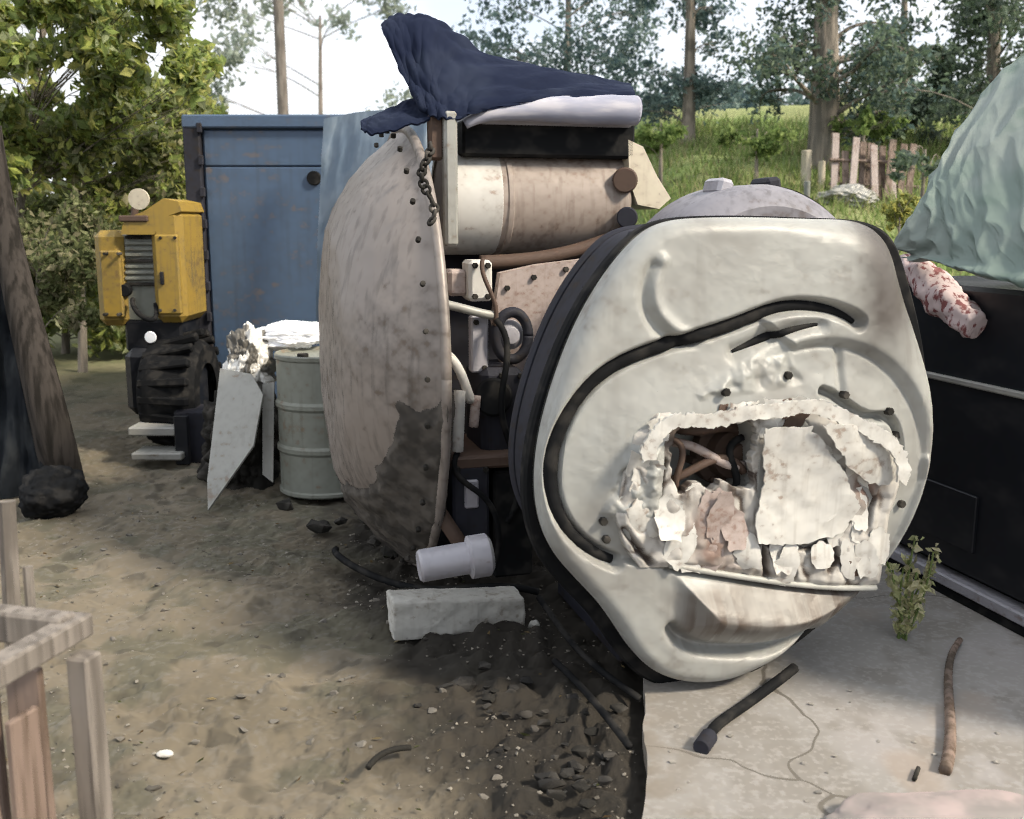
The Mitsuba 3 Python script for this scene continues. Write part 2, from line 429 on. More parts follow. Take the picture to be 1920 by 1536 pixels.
def axis_steps(lo, fine_lo, fine_hi, hi, step, grow=1.18):
    mid = list(np.arange(fine_lo, fine_hi + 1e-6, step))
    up, s, x = [], step, mid[-1]
    while x < hi:
        s *= grow
        x += s
        up.append(x)
    dn, s, x = [], step, mid[0]
    while x > lo:
        s *= grow
        x -= s
        dn.append(x)
    return np.array(dn[::-1] + mid + up)


def ground_z(x, y):
    p = np.stack([x, y, np.zeros_like(x)], -1)
    z = 0.10 * (meshkit.fbm(p * 0.8, 3, 1) - 0.5) + 0.085 * (meshkit.fbm(p * 4.0, 4, 2) - 0.5) + 0.042 * (meshkit.fbm(p * 17.0, 3, 5) - 0.5)
    rut = np.exp(-((x + 0.55 + 0.05 * y) / 0.22) ** 2) * 0.03
    z = z - rut
    for cx_, cy_, r_ in ((-3.3, 1.2, 2.55), (-3.3, 1.2, 2.95)):          # the curved prints of a tyre
        rr_ = np.hypot(x - cx_, y - cy_)
        an_ = np.arctan2(y - cy_, x - cx_)
        tr_ = np.exp(-((rr_ - r_) / 0.085) ** 4) * (np.abs(an_ - 0.75) < 0.75)
        z = z + tr_ * (-0.018 + 0.016 * (np.sin(an_ * r_ * 52 + np.abs(rr_ - r_) * 40) > 0.1))
    u = (x - ORG[0]) * RX[0] + (y - ORG[1]) * RX[1]
    w = (x - ORG[0]) * AX[0] + (y - ORG[1]) * AX[1]
    z = z + sstep(-1.2, -0.7, u) * sstep(-1.9, -1.3, w) * (1 - sstep(2.5, 3.5, w)) * 0.10 * (np.abs(meshkit.fbm(p * 9, 3, 23) - 0.5) * 2 - 0.2)
    near_slab = sstep(-0.12, 0.02, x - slab_edge(y))
    return z * (1 - near_slab) - 0.06 * near_slab


xs = axis_steps(-260, -3.4, 1.2, 260, 0.022, 1.16)
ys = axis_steps(-30, 1.2, 8.5, 320, 0.024, 1.14)
gx, gy = np.meshgrid(xs, ys, indexing='ij')
gz = ground_z(gx, gy)
gm = grid(lambda u, v: np.c_[gx.ravel(), gy.ravel(), gz.ravel()], len(xs), len(ys))
struct('ground', gm, 'dirt', 'trampled grey brown dirt of the yard, dark and oily along the machines', True)

# concrete slab with a chipped left edge
sy = np.linspace(0.6, 5.4, 120)
lx = slab_edge(sy) + 0.035 * (meshkit.fbm(np.c_[sy * 5, sy * 0, sy * 0], 3, 9) - 0.5)
slab_poly = Polygon(list(zip(lx, sy)) + [(5.2, 5.4), (5.2, 0.6)])
sm = trimesh.creation.extrude_polygon(slab_poly, 0.09, engine='earcut')
sm.apply_translation([0, 0, -0.075])
struct('concrete_slab', sm, 'concrete', 'pale worn concrete slab in front of the black trailer', False)


def bank_z(x, y):
    f = sstep(-2.0, 2.5, x - 0.05 * y)
    rise = np.clip((y - 8.2) * 0.27, 0, 4.3)
    p = np.stack([x, y, np.zeros_like(x)], -1)
    return -0.35 + f * (rise + 0.35 + 0.5 * (meshkit.fbm(p * 0.5, 3, 4) - 0.5) * np.clip((y - 8) / 4, 0, 1)) * np.clip((y - 7.6) / 2, 0, 1)


bm = grid(lambda u, v: np.c_[-3 + 73 * u ** 1.5, 8.0 + 60 * v ** 1.6, bank_z(-3 + 73 * u ** 1.5, 8.0 + 60 * v ** 1.6)], 120, 110)
struct('grass_bank', bm, 'grass_soil', 'grassy earth bank rising behind the machines', True)


# ---------------------------------------------------------------- leaves, trees and plants
def leaf_cards(c, size, rng, colors, droop=0.3):
    """Bent four-corner leaves at the points c: mesh and vertex colours."""
    n = len(c)
    d = rng.normal(size=(n, 3))
    d[:, 2] -= droop
    d /= np.linalg.norm(d, axis=1, keepdims=True)
    s = np.cross(d, rng.normal(size=(n, 3)))
    s /= np.linalg.norm(s, axis=1, keepdims=True)
    nn = np.cross(d, s)
    L = size * rng.uniform(0.6, 1.35, (n, 1))
    w = L * rng.uniform(0.38, 0.6, (n, 1))
    v = np.stack([c - d * L * 0.5, c + s * w * 0.5 + nn * L * 0.08, c + d * L * 0.5, c - s * w * 0.5 + nn * L * 0.08], 1).reshape(-1, 3)
    i = np.arange(n)[:, None] * 4
    f = np.vstack([i + [0, 1, 2], i + [0, 2, 3]])
    k = np.asarray(colors)[rng.integers(0, len(colors), n)] * rng.uniform(0.65, 1.35, (n, 1))
    return trimesh.Trimesh(v, f, process=False), np.repeat(k, 4, 0)


def crown_points(clumps, per, rng, tight=0.33):
    out = []
    for c, r in clumps:
        r = np.asarray(r, float)
        n = max(8, int(per * 4.5 * r[0] * r[2] * 4))
        sub = max(5, n // 14)
        cs = rng.normal(size=(sub, 3))
        cs *= (rng.uniform(0.25, 1.0, (sub, 1)) / np.linalg.norm(cs, axis=1, keepdims=True))
        which = rng.integers(0, sub, n)
        q = cs[which] + rng.normal(size=(n, 3)) * 0.17 * (0.5 + rng.random((n, 1)))
        out.append(np.asarray(c) + q * r)
    return np.vstack(out)


def tree(name, label, base, top, rad, clumps, leaf, per, colors, seed, catname='tree', lean=(0, 0), group=None, bare=()):
    rng = np.random.default_rng(seed)
    t = thing(name, label, catname, group)
    base, top = np.asarray(base, float), np.asarray(top, float)
    path = spline([base, base + (top - base) * 0.35 + V3(lean[0], lean[1], 0), base + (top - base) * 0.7 + V3(lean[0], lean[1], 0) * 0.5, top], 24)
    parts = [tube(path, rad * np.linspace(1.15, 0.35, 24), 14)]
    for c, r in clumps:
        c = np.asarray(c, float)
        h = np.clip((c[2] - 0.7 * np.linalg.norm(c[:2] - base[:2]) * 0.5 - base[2]) / max(top[2] - base[2], 0.1), 0.12, 0.97)
        s = path[int(h * 23)]
        mid = (s + c) / 2 + V3(0, 0, 0.12) + rng.normal(size=3) * 0.08
        parts.append(tube(spline([s, mid, c], 8), rad * np.linspace(0.20, 0.05, 8), 6))
        for _ in range(3):
            e = c + rng.normal(size=3) * np.asarray(r) * 0.55
            parts.append(tube(spline([mid, (c + e) / 2 + rng.normal(size=3) * 0.05, e], 6), rad * np.linspace(0.07, 0.02, 6), 5))
    add(t + '__trunk', cat(*parts), 'bark', True)
    lm, k = leaf_cards(crown_points(clumps, per, rng), leaf, rng, colors)
    scene[t + '__crown'] = ply(lm, 'leaf', smooth=False, color=k)
    return t


def clump(px, py, rx, ry, D, rng=None, deep=1.0):
    """A leafy mass seen about there, rx and ry in pixels of the photograph, D metres away."""
    s = D / FPX
    return (at(px, py, D), (rx * s, rx * s * deep, ry * s))


YG = [(0.40, 0.45, 0.13), (0.31, 0.39, 0.13), (0.46, 0.46, 0.17), (0.24, 0.31, 0.12), (0.36, 0.40, 0.24)]
BG = [(0.13, 0.19, 0.18), (0.17, 0.24, 0.225), (0.21, 0.28, 0.26), (0.10, 0.15, 0.165), (0.24, 0.30, 0.275)]  # bluish cast of distant haze put into these leaf colours
MG = [(0.13, 0.18, 0.12), (0.17, 0.23, 0.155), (0.11, 0.145, 0.125), (0.21, 0.26, 0.185), (0.16, 0.20, 0.165)]
OL = [(0.22, 0.25, 0.12), (0.28, 0.30, 0.16), (0.16, 0.19, 0.09), (0.32, 0.30, 0.19)]

R = np.random.default_rng(11)


def random_clumps(x0, x1, y0, y1, D, n, rpx, rng, dd=1.2):
    return [clump(rng.uniform(x0, x1), rng.uniform(y0, y1), rpx * rng.uniform(0.6, 1.3), rpx * rng.uniform(0.5, 1.0), D + rng.uniform(-dd, dd)) for _ in range(n)]


# left: the near yellow-green tree and the shrubs below it
cl = random_clumps(-120, 300, -140, 330, 10.5, 26, 62, R) + random_clumps(180, 390, -60, 200, 10.5, 8, 45, R) + [clump(360, 130, 46, 34, 10.2), clump(315, 60, 50, 25, 10.4)]
b = onz(60, 690)
tree('broadleaf_tree', 'yellow green leafy tree at the left edge, nearest of the trees', V3(b[0], 11.2, -0.1), at(120, -250, 11.2), 0.05, cl, 0.13, 620, YG, 1)
cl = random_clumps(-60, 340, 250, 470, 11.6, 18, 62, R, 0.8) + random_clumps(330, 420, 190, 330, 11.8, 5, 36, R, 0.5)
tree('shrub', 'olive green shrub growing behind the yellow loader', V3(at(150, 640, 11.6)[0], 11.6, -0.1), at(150, 330, 11.6), 0.05, cl, 0.13, 560, OL + YG[:3], 2, 'shrub')
cl = random_clumps(-60, 185, 400, 610, 9.6, 18, 50, R, 0.5)
tree('shrub', 'low dull green bush left of the yellow loader', V3(at(60, 660, 9.6)[0], 9.6, -0.1), at(70, 500, 9.6), 0.03, cl, 0.09, 700, OL, 3, 'shrub')
cl = random_clumps(-160, 400, 170, 620, 13.5, 46, 70, R, 0.9)
tree('tall_shrub', 'light yellow green thicket filling the space behind the yellow loader', V3(at(120, 640, 13.5)[0], 13.5, -0.1), at(130, 200, 13.5), 0.05, cl, 0.15, 330, YG + OL[:2], 6, 'shrub')
# faint far trees behind the container
cl = random_clumps(380, 760, -60, 215, 34, 11, 58, R, 2.5)
tree('pale_far_tree', 'thin pale grey green tree far beyond the blue container', V3(at(600, 420, 34)[0], 34, 0.0), at(600, 30, 34), 0.12, cl, 0.24, 17, [(0.30, 0.35, 0.30), (0.38, 0.42, 0.36)], 4)


# right: tall trees on the bank
def bank_base(px, D):
    x = at(px, 300, D)[0]
    return V3(x, D, float(bank_z(np.array([x]), np.array([D]))[0]) - 0.15)


for nm, lab, px, D, box_, n, rp, lf, per, cols, rad, sd in (
    ('slender_tree', 'bluish green open tree behind the dark canvas', 1060, 22, (900, 1200, -120, 215), 26, 66, 0.13, 42, BG, 0.09, 21),
    ('slender_tree', 'bluish green tree left of the bright gap in the trees', 1290, 20, (1200, 1345, -120, 215), 20, 54, 0.125, 52, BG, 0.12, 22),
    ('tall_tree', 'big tree with thick pale trunk standing on the bank', 1545, 18, (1440, 1690, -130, 235), 32, 68, 0.125, 58, MG + BG[:2], 0.26, 23),
    ('tall_tree', 'dark green tree at the top right corner behind the green tarp', 1860, 19, (1770, 1990, -120, 230), 26, 68, 0.125, 62, MG, 0.13, 24),
    ('young_tree', 'small green tree between the thick trunk and the corner tree', 1690, 21, (1640, 1780, 90, 290), 12, 42, 0.2, 120, MG, 0.08, 25)):
    rr = np.random.default_rng(sd)
    cl = random_clumps(*box_, D, n, rp, rr, 1.3)
    tree(nm, lab, bank_base(px, D), at(px + 10, -260, D), rad, cl, lf, per, cols, sd)
for px, py, D, n, lab in ((1240, 250, 17, 10, 'bright green bush on the bank below the bright gap'), (1420, 262, 16.5, 9, 'green bush on the bank left of the thick trunk'),
                          (1620, 235, 17.2, 9, 'green bush at the foot of the thick trunk'), (1735, 300, 12.5, 8, 'dark green bush beside the green tarp')):
    rr = np.random.default_rng(px)
    cl = random_clumps(px - 70, px + 70, py - 8, py + 26, D, max(5, n - 4), 27, rr, 0.6)
    bb = bank_base(px, D)
    tree('bush', lab, bb, at(px, py - 20, D), 0.04, cl, 0.12, 190, [(0.19, 0.27, 0.09), (0.25, 0.32, 0.12), (0.13, 0.19, 0.07)] if px < 1700 else MG, px, 'bush')

# far edge of the wood: one low mass of leaves behind the bank
rr = np.random.default_rng(404)
lm, k = leaf_cards(crown_points(random_clumps(900, 1980, 196, 250, 36, 60, 60, rr, 3.0), 26, rr), 0.30, rr, BG)
key = uniq('far_wood')
scene[key] = ply(lm, 'leaf', smooth=False, color=k)
labels[key] = {'label': 'low blue green edge of the far wood behind the bank', 'category': 'wood', 'kind': 'stuff'}
# grass on the bank
rg = np.random.default_rng(5)
N = 26000
gxs, gys = rg.uniform(0.5, 14, N), 9.0 + 13 * rg.random(N)
gp = np.c_[gxs, gys, bank_z(gxs, gys)]
hh = rg.uniform(0.10, 0.30, (N, 1)) * (0.5 + meshkit.noise(gp * 0.8, 3)[:, None])
dx = rg.normal(size=(N, 3)) * V3(0.35, 0.35, 0)
sd_ = rg.normal(size=(N, 3)) * V3(1, 1, 0)
sd_ /= np.linalg.norm(sd_, axis=1, keepdims=True)
v = np.stack([gp - sd_ * 0.018, gp + sd_ * 0.018, gp + V3(0, 0, 1) * hh + dx * hh], 1).reshape(-1, 3)
gcol = np.asarray([(0.24, 0.32, 0.11), (0.30, 0.36, 0.15), (0.19, 0.26, 0.09), (0.36, 0.35, 0.19)])[rg.integers(0, 4, N)] * rg.uniform(0.7, 1.3, (N, 1))
key = uniq('grass')
scene[key] = ply(trimesh.Trimesh(v, np.arange(3 * N).reshape(-1, 3), process=False), 'leaf', smooth=False, color=np.repeat(gcol, 3, 0))
labels[key] = {'label': 'tufted green and straw coloured grass covering the bank', 'category': 'grass', 'kind': 'stuff'}

# utility pole
b = at(541, 420, 26)
solo('utility_pole', tube(np.linspace(V3(b[0], 26, -0.3), V3(b[0] - 0.05, 26, 8.5), 10), np.linspace(0.16, 0.12, 10), 14), 'grey_wood',
     'thin grey utility pole behind the blue container', 'pole', True)

# ---------------------------------------------------------------- the round-faced casing in front
FC = lp(1392, 850, 0.0)
OUT = [(1182, 470), (1235, 424), (1330, 412), (1450, 408), (1560, 412), (1655, 420), (1700, 440), (1722, 520), (1742, 620), (1758, 720), (1762, 820), (1742, 910), (1704, 1000),
       (1650, 1075), (1590, 1140), (1510, 1205), (1430, 1255), (1350, 1285), (1280, 1287), (1222, 1258), (1180, 1205), (1145, 1150), (1092, 1105), (1048, 1050), (1025, 980),
       (1018, 900), (1024, 810), (1052, 720), (1088, 640), (1130, 555)]


def fp(pts):
    return np.array([lp(x, y, 0.0)[[0, 2]] for x, y in pts])


outl = spline(fp(OUT), 1500, closed=True, s=0.0015)
c2 = FC[[0, 2]]
NA, NS = 840, 190
ang = np.arctan2(outl[:, 1] - c2[1], outl[:, 0] - c2[0])
o = np.argsort(ang)
TA = -math.pi + 2 * math.pi * np.arange(NA) / NA
RAD = np.interp(TA, ang[o], np.linalg.norm(outl - c2, axis=1)[o], period=2 * math.pi)


def ring_pts(scale=1.0, off=0.0):
    return c2 + (RAD * scale + off)[:, None] * np.c_[np.cos(TA), np.sin(TA)]


GA = spline(fp([(1604, 604), (1570, 585), (1520, 574), (1455, 577), (1390, 600), (1300, 630), (1200, 662), (1130, 700), (1075, 762), (1042, 840), (1036, 905), (1052, 970),
                (1092, 1020), (1150, 1052)]), 90)
GB = spline(fp([(1375, 660), (1420, 640), (1480, 618), (1530, 608)]), 30)
GC = spline(fp([(1222, 500), (1205, 545), (1212, 590), (1245, 628), (1300, 640)]), 40)
GD = spline(fp([(1490, 650), (1560, 642), (1630, 662), (1690, 712), (1728, 785), (1738, 850)]), 50)
GE = fp([(1572, 652), (1570, 735)])
LEDGE = spline(fp([(1245, 1058), (1330, 1072), (1450, 1090), (1560, 1100), (1628, 1100)]), 30)
SMILE = spline(fp([(1258, 1178), (1285, 1203), (1350, 1216), (1430, 1214), (1510, 1190), (1580, 1140), (1610, 1108)]), 50)
INNER = Polygon(np.vstack([GA[20:], fp([(1250, 1062), (1400, 1088), (1622, 1104), (1690, 1010), (1735, 900)]), GD[::-1]]))
BOWL = Polygon(np.vstack([LEDGE, SMILE[::-1]])).buffer(0)
HOLE = Polygon(fp([(1242, 815), (1285, 786), (1392, 786), (1403, 830), (1398, 905), (1380, 960), (1388, 1036), (1330, 1052), (1252, 1046), (1236, 930)])).buffer(0.01)
ARCH = spline(fp([(1168, 915), (1188, 845), (1228, 785), (1300, 764), (1400, 752), (1490, 744), (1560, 768), (1630, 808), (1668, 850), (1660, 900), (1612, 960)]), 90)


def signed(poly, p):
    pts = shapely.points(p)
    d = shapely.distance(poly.exterior, pts)
    return np.where(shapely.contains(poly, pts), d, -d)


sv = np.concatenate([np.linspace(0.004, 0.9, NS - 40), 1 - np.geomspace(0.098, 0.0002, 40)])
P = (c2[None, None] + sv[:, None, None] * RAD[None, :, None] * np.c_[np.cos(TA), np.sin(TA)][None]).reshape(-1, 2)
dedge = ((1 - sv)[:, None] * RAD[None, :]).ravel()
fr = np.repeat((0.055 + 0.15 * np.exp(-((TA - 0.72) / 0.42) ** 2))[None], len(sv), 0).ravel()
q = np.clip(fr - dedge, 0, None)
H = -(fr - np.sqrt(np.maximum(fr ** 2 - q ** 2, 0)))                       # rounded edge
H += 0.05 * (1 - (np.linalg.norm(P - c2, axis=1) / RAD.max()) ** 2)
H -= 0.050 * np.exp(-(pdist(P, GA) / 0.026) ** 4)                              # the long curved groove
H -= 0.030 * np.exp(-(pdist(P, GB) / 0.026) ** 2)
H -= 0.024 * np.exp(-(pdist(P, GC) / 0.020) ** 2)
H += 0.014 * np.exp(-(pdist(P, GC + 0.035 * V3(1, 0.7)[None] / 1.2) / 0.022) ** 2)
H -= 0.020 * np.exp(-(pdist(P, GD) / 0.016) ** 2)
H -= 0.018 * np.exp(-(pdist(P, GE) / 0.016) ** 2)
GF = spline(fp([(1535, 732), (1580, 758), (1625, 780), (1664, 784), (1683, 818), (1684, 870)]), 40)
H -= 0.055 * np.exp(-(pdist(P, GF) / 0.017) ** 4)
si = signed(INNER, P)
H -= 0.035 * sstep(-0.004, 0.020, si)
H += 0.045 * sstep(0.02, 0.30, si)
sb = signed(BOWL, P)
H += 0.095 * sstep(0.0, 0.15, sb) + 0.0 * P[:, 0]
H -= 0.065 * np.exp(-(pdist(P, SMILE[:36]) / 0.024) ** 2)
H -= 0.040 * np.exp(-(pdist(P, LEDGE) / 0.012) ** 2)
H += 0.022 * np.exp(-(pdist(P, LEDGE + V3(0, 0.03)) / 0.018) ** 2)
sh = signed(HOLE, P)
# knobbly castings left of the window and along the foot of the inner cover
lump = signed(Polygon(fp([(1150, 860), (1200, 790), (1240, 800), (1236, 1040), (1180, 1045), (1120, 960)])), P)
n2 = meshkit.fbm(np.c_[P * 16, np.zeros(len(P))], 3, 31)
H += sstep(0, 0.04, lump) * (0.01 + 0.07 * (n2 - 0.45))
top = signed(Polygon(fp([(1380, 670), (1480, 655), (1510, 720), (1300, 752), (1290, 735)])), P)
H += sstep(0, 0.04, top) * 0.07 * (meshkit.fbm(np.c_[P * 13 + 5, np.zeros(len(P))], 3, 12) - 0.42)
H += 0.006 * (meshkit.fbm(np.c_[P * 5, np.zeros(len(P))], 3, 6) - 0.5) + 0.0025 * (meshkit.fbm(np.c_[P * 26, np.zeros(len(P))], 2, 8) - 0.5)
rim = sstep(0.0, 0.05, -np.abs(sh - 0.0) + 0.05)
H = H * (1 - sstep(-0.004, 0.004, sh)) + np.minimum(H, 0.02) * sstep(-0.004, 0.004, sh) - 0.24 * sstep(-0.004, 0.010, sh)
casing = thing('pump_casing', 'huge pale grey cast casing with a round face, broken window and dark curved groove', 'machine')
front = np.c_[P[:, 0], -H, P[:, 1]]
rings = [front]
for off, y in ((0.0, 0.03), (0.0, 0.09), (-0.004, 0.125), (-0.05, 0.130)):
    rp = ring_pts(1.0, off)
    rings.append(np.c_[rp[:, 0], np.full(NA, y + fr[-1] * 0 + 0.0) + np.repeat(0.0, NA), rp[:, 1]])
# the outermost front ring already lies behind by its fillet: keep the side behind it
edge_y = -H.reshape(len(sv), NA)[-1]
for k in range(1, len(rings)):
    rings[k][:, 1] = np.maximum(rings[k][:, 1], edge_y + 0.004 * k)
v = np.vstack([np.r_[[[c2[0], -H[0], c2[1]]]]] + rings)
nr = len(sv) + 4
idx = 1 + np.arange(nr * NA).reshape(nr, NA)
a, b_ = idx[:-1], idx[1:]
f = np.vstack([np.stack([a, np.roll(a, -1, 1), np.roll(b_, -1, 1)], -1).reshape(-1, 3), np.stack([a, np.roll(b_, -1, 1), b_], -1).reshape(-1, 3),
               np.c_[np.zeros(NA, int), np.roll(idx[0], -1), idx[0]]])
fm = trimesh.Trimesh(v, f[:, ::-1], process=False)
if (fm.face_normals[:500] @ V3(0, -1, 0)).mean() < 0:
    fm = trimesh.Trimesh(v, f, process=False)
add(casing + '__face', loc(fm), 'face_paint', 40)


def band(off0, off1, y0, y1, n=6, wob=0.0, shift=(0, 0)):
    """A ring-shaped body following the outline of the face, from depth y0 to y1."""
    ro = ring_pts(1.0, off0)[::3] + np.array(shift)
    ri = ring_pts(1.0, off1)[::3] + np.array(shift)
    M = len(ro)
    b = 0.012
    layers = [(ri, y0), (ro - (ro - c2) * 0.012, y0), (ro, y0 + b), (ro, y1 - b), (ro - (ro - c2) * 0.012, y1), (ri, y1)]
    v = np.vstack([np.c_[q[:, 0], np.full(M, y), q[:, 1]] for q, y in layers])
    i = np.arange(len(layers) * M).reshape(-1, M)
    a, b2 = i, np.roll(i, -1, 0)
    f = np.vstack([np.stack([a, np.roll(a, -1, 1), np.roll(b2, -1, 1)], -1).reshape(-1, 3), np.stack([a, np.roll(b2, -1, 1), b2], -1).reshape(-1, 3)])
    m = trimesh.Trimesh(v, f, process=False)
    m.fix_normals()
    return m


add(casing + '__back_flange', loc(band(0.045, -0.25, 0.135, 0.20, shift=(0.022, -0.038))), 'black_rubber', 35)
add(casing + '__shell', loc(band(-0.03, -0.10, 0.205, 0.46)), 'dark_casing', 35)
add(casing + '__rear_flange', loc(band(-0.02, -0.30, 0.465, 0.52)), 'dark_casing', 35)
rp = ring_pts(1.0, -0.06)[::6]
bp = trimesh.creation.extrude_polygon(Polygon(rp), 0.03, engine='earcut')
bp.vertices = bp.vertices[:, [0, 2, 1]] * V3(1, 1, 1) + V3(0, 0.525, 0)
bp.fix_normals()
add(casing + '__rear_plate', loc(bp), 'dark_casing', 35)
for k in range(22):
    j = int(k * NA / 22) % NA
    w = ring_pts(1.0, -0.004)[j] + V3(0.012, -0.018)
    w = c2 + (w - c2)
    add(casing + '__back_flange__bolt', loc(cyl((w[0], 0.20, w[1]), (w[0], 0.245, w[1]), 0.020, n=6)), 'dark_casing', 30)
# black tubes added in the grooves to paint their shade
hf = lambda q: np.interp(0, [0], [0])
from scipy.spatial import cKDTree
KT = cKDTree(P)


def surf(q, up=0.0):
    q = np.atleast_2d(q)
    h = H[KT.query(q)[1]]
    return np.c_[q[:, 0], -h - up, q[:, 1]]


add(casing + '__groove_shade', loc(tube(surf(GA, 0.002), np.r_[np.linspace(0.010, 0.024, 20), np.full(50, 0.026), np.linspace(0.026, 0.016, 20)], 12)), 'black_rubber', True)
add(casing + '__groove_shade', loc(tube(surf(GB, 0.0), np.r_[np.linspace(0.006, 0.018, 12), np.linspace(0.018, 0.006, 18)], 10)), 'black_rubber', True)
labels[casing + '__groove_shade'] = {'label': 'black strip painting the shade of the groove across the face'}
# the ragged pale lining round the window: one crumpled casting with ridges, gashes and dirt in its creases
LINER = Polygon(fp([(1162, 880), (1180, 812), (1222, 772), (1300, 762), (1400, 750), (1490, 742), (1560, 762), (1640, 802), (1674, 850), (1672, 905), (1654, 960), (1645, 1020), (1636, 1088),
                    (1560, 1096), (1450, 1086), (1390, 1070), (1250, 1056), (1192, 1058), (1165, 1020), (1146, 960)])).buffer(0)
_cv = spline([(1248, 822), (1264, 796), (1300, 786), (1350, 790), (1388, 786), (1403, 822), (1396, 860), (1400, 900), (1366, 908), (1340, 894), (1316, 912), (1290, 896), (1262, 916), (1246, 880)], 90, closed=True)
CAV = Polygon(fp(_cv + 7 * (np.random.default_rng(4).random((90, 2)) - 0.5))).buffer(0)
ARCH = spline(fp([(1190, 850), (1206, 800), (1236, 778), (1290, 777), (1351, 766), (1430, 757), (1490, 753), (1547, 772), (1612, 806), (1648, 842), (1650, 890)]), 90)
GASH = [fp([(1492, 792), (1512, 826), (1546, 866), (1570, 880)]), fp([(1574, 968), (1548, 1000), (1500, 1022)]), fp([(1548, 1000), (1556, 1040), (1540, 1060)]), fp([(1402, 1010), (1470, 1018), (1520, 1020)]),
        fp([(1420, 1020), (1424, 1070)]), fp([(1470, 1024), (1474, 1078)]), fp([(1182, 880), (1200, 930), (1190, 985)]), fp([(1160, 985), (1192, 1030), (1212, 1052)]), fp([(1215, 820), (1206, 850)]),
        fp([(1232, 860), (1222, 930), (1236, 1000)]), fp([(1600, 890), (1622, 930), (1606, 975)])]
lmf = m3.CrossSection([np.array(LINER.exterior.coords)[:-1]], m3.FillRule.EvenOdd) - m3.CrossSection([np.array(CAV.exterior.coords)[:-1]], m3.FillRule.EvenOdd)
lme = lmf.extrude(0.03).refine_to_length(0.0065).to_mesh()
lv, lf_ = np.array(lme.vert_properties[:, :3]), np.array(lme.tri_verts)
q2 = lv[:, :2]
de = shapely.distance(LINER.exterior, shapely.points(q2))
dc = shapely.distance(CAV.exterior, shapely.points(q2))
plate = sstep(0, 0.05, signed(Polygon(fp([(1402, 785), (1488, 785), (1545, 868), (1586, 935), (1560, 985), (1480, 1010), (1402, 1010)])), q2))
q3 = np.c_[q2 * 7.0, np.zeros(len(q2))]
cr1 = np.abs(meshkit.fbm(q3 + 3, 2, 91) - 0.5) * 2
cr2 = np.abs(meshkit.noise(q3 * 2.3 + 9, 92) - 0.5) * 2
cr3 = np.abs(meshkit.noise(q3 * V3(5.5, 4.2, 1) + 31, 99) - 0.5) * 2
lug = sstep(0, 0.03, signed(Polygon(fp([(1496, 780), (1562, 786), (1640, 830), (1655, 890), (1600, 892), (1560, 866)])), q2))
_vd, _v2 = cKDTree(np.random.default_rng(6).uniform([q2[:, 0].min(), q2[:, 1].min()], [q2[:, 0].max(), q2[:, 1].max()], (110, 2))).query(q2 + 0.02 * (np.c_[meshkit.noise(q3 * 1.7, 96), meshkit.noise(q3 * 1.7, 97)] - 0.5), k=2)[0].T
facet = np.array(_v2) - np.array(_vd)
crumple_h = (0.026 * cr1 + 0.010 * cr2 + 0.006 * np.clip(facet / 0.05, 0, 1) + 0.004 * cr3) * (1 - 0.80 * plate) * (1 - 0.6 * lug)
gash = np.min([pdist(q2, np.asarray(g_)) for g_ in GASH], 0)
hh_ = 0.012 + crumple_h + 0.012 * plate
hh_ += plate * (0.012 * (meshkit.noise(q3 * V3(1.2, 0.3, 1), 94) - 0.5)) + 0.020 * lug
hh_ -= 0.040 * np.exp(-(gash / 0.009) ** 2)
hh_ *= 0.35 + 0.65 * sstep(0, 0.03, de)
base_h = np.convolve(np.r_[0], [1])[0] + np.median(H[KT.query(q2)[1]])
lp_ = np.c_[q2[:, 0], -(base_h + hh_ + (lv[:, 2] - 0.03)), q2[:, 1]]
lp_[lv[:, 2] < 0.015, 1] += 0.012
nz = 0.6 * meshkit.fbm(np.c_[q2 * 17, np.zeros(len(q2))], 3, 95) + 0.4 * meshkit.fbm(np.c_[q2 * V3(40, 5), np.zeros(len(q2))] if False else np.c_[q2[:, 0] * 42, q2[:, 1] * 5, np.zeros(len(q2))], 3, 98)
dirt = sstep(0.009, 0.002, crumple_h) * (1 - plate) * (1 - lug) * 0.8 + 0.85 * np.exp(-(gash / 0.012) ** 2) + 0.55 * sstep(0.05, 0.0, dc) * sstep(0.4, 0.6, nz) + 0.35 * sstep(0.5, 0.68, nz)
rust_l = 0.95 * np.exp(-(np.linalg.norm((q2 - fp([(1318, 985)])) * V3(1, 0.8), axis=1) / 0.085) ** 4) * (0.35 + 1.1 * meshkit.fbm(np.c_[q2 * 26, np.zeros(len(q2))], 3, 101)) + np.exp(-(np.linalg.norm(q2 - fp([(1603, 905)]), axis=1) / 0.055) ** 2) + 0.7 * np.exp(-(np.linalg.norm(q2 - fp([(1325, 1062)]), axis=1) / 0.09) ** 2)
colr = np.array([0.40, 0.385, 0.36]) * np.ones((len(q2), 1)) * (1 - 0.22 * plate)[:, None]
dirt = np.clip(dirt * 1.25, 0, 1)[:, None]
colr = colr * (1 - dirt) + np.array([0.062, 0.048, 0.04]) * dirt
rust_l = np.clip(rust_l * (0.5 + nz), 0, 0.85)[:, None]
colr = colr * (1 - rust_l) + np.array([0.16, 0.095, 0.072]) * rust_l
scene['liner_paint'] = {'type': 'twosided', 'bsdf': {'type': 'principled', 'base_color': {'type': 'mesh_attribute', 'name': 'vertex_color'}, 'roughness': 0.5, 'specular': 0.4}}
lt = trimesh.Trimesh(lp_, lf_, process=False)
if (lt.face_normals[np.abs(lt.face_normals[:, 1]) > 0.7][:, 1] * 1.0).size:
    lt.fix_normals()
scene[casing + '__window_lining'] = ply(loc(lt), 'liner_paint', smooth=True, color=np.clip(colr, 0.02, 1))


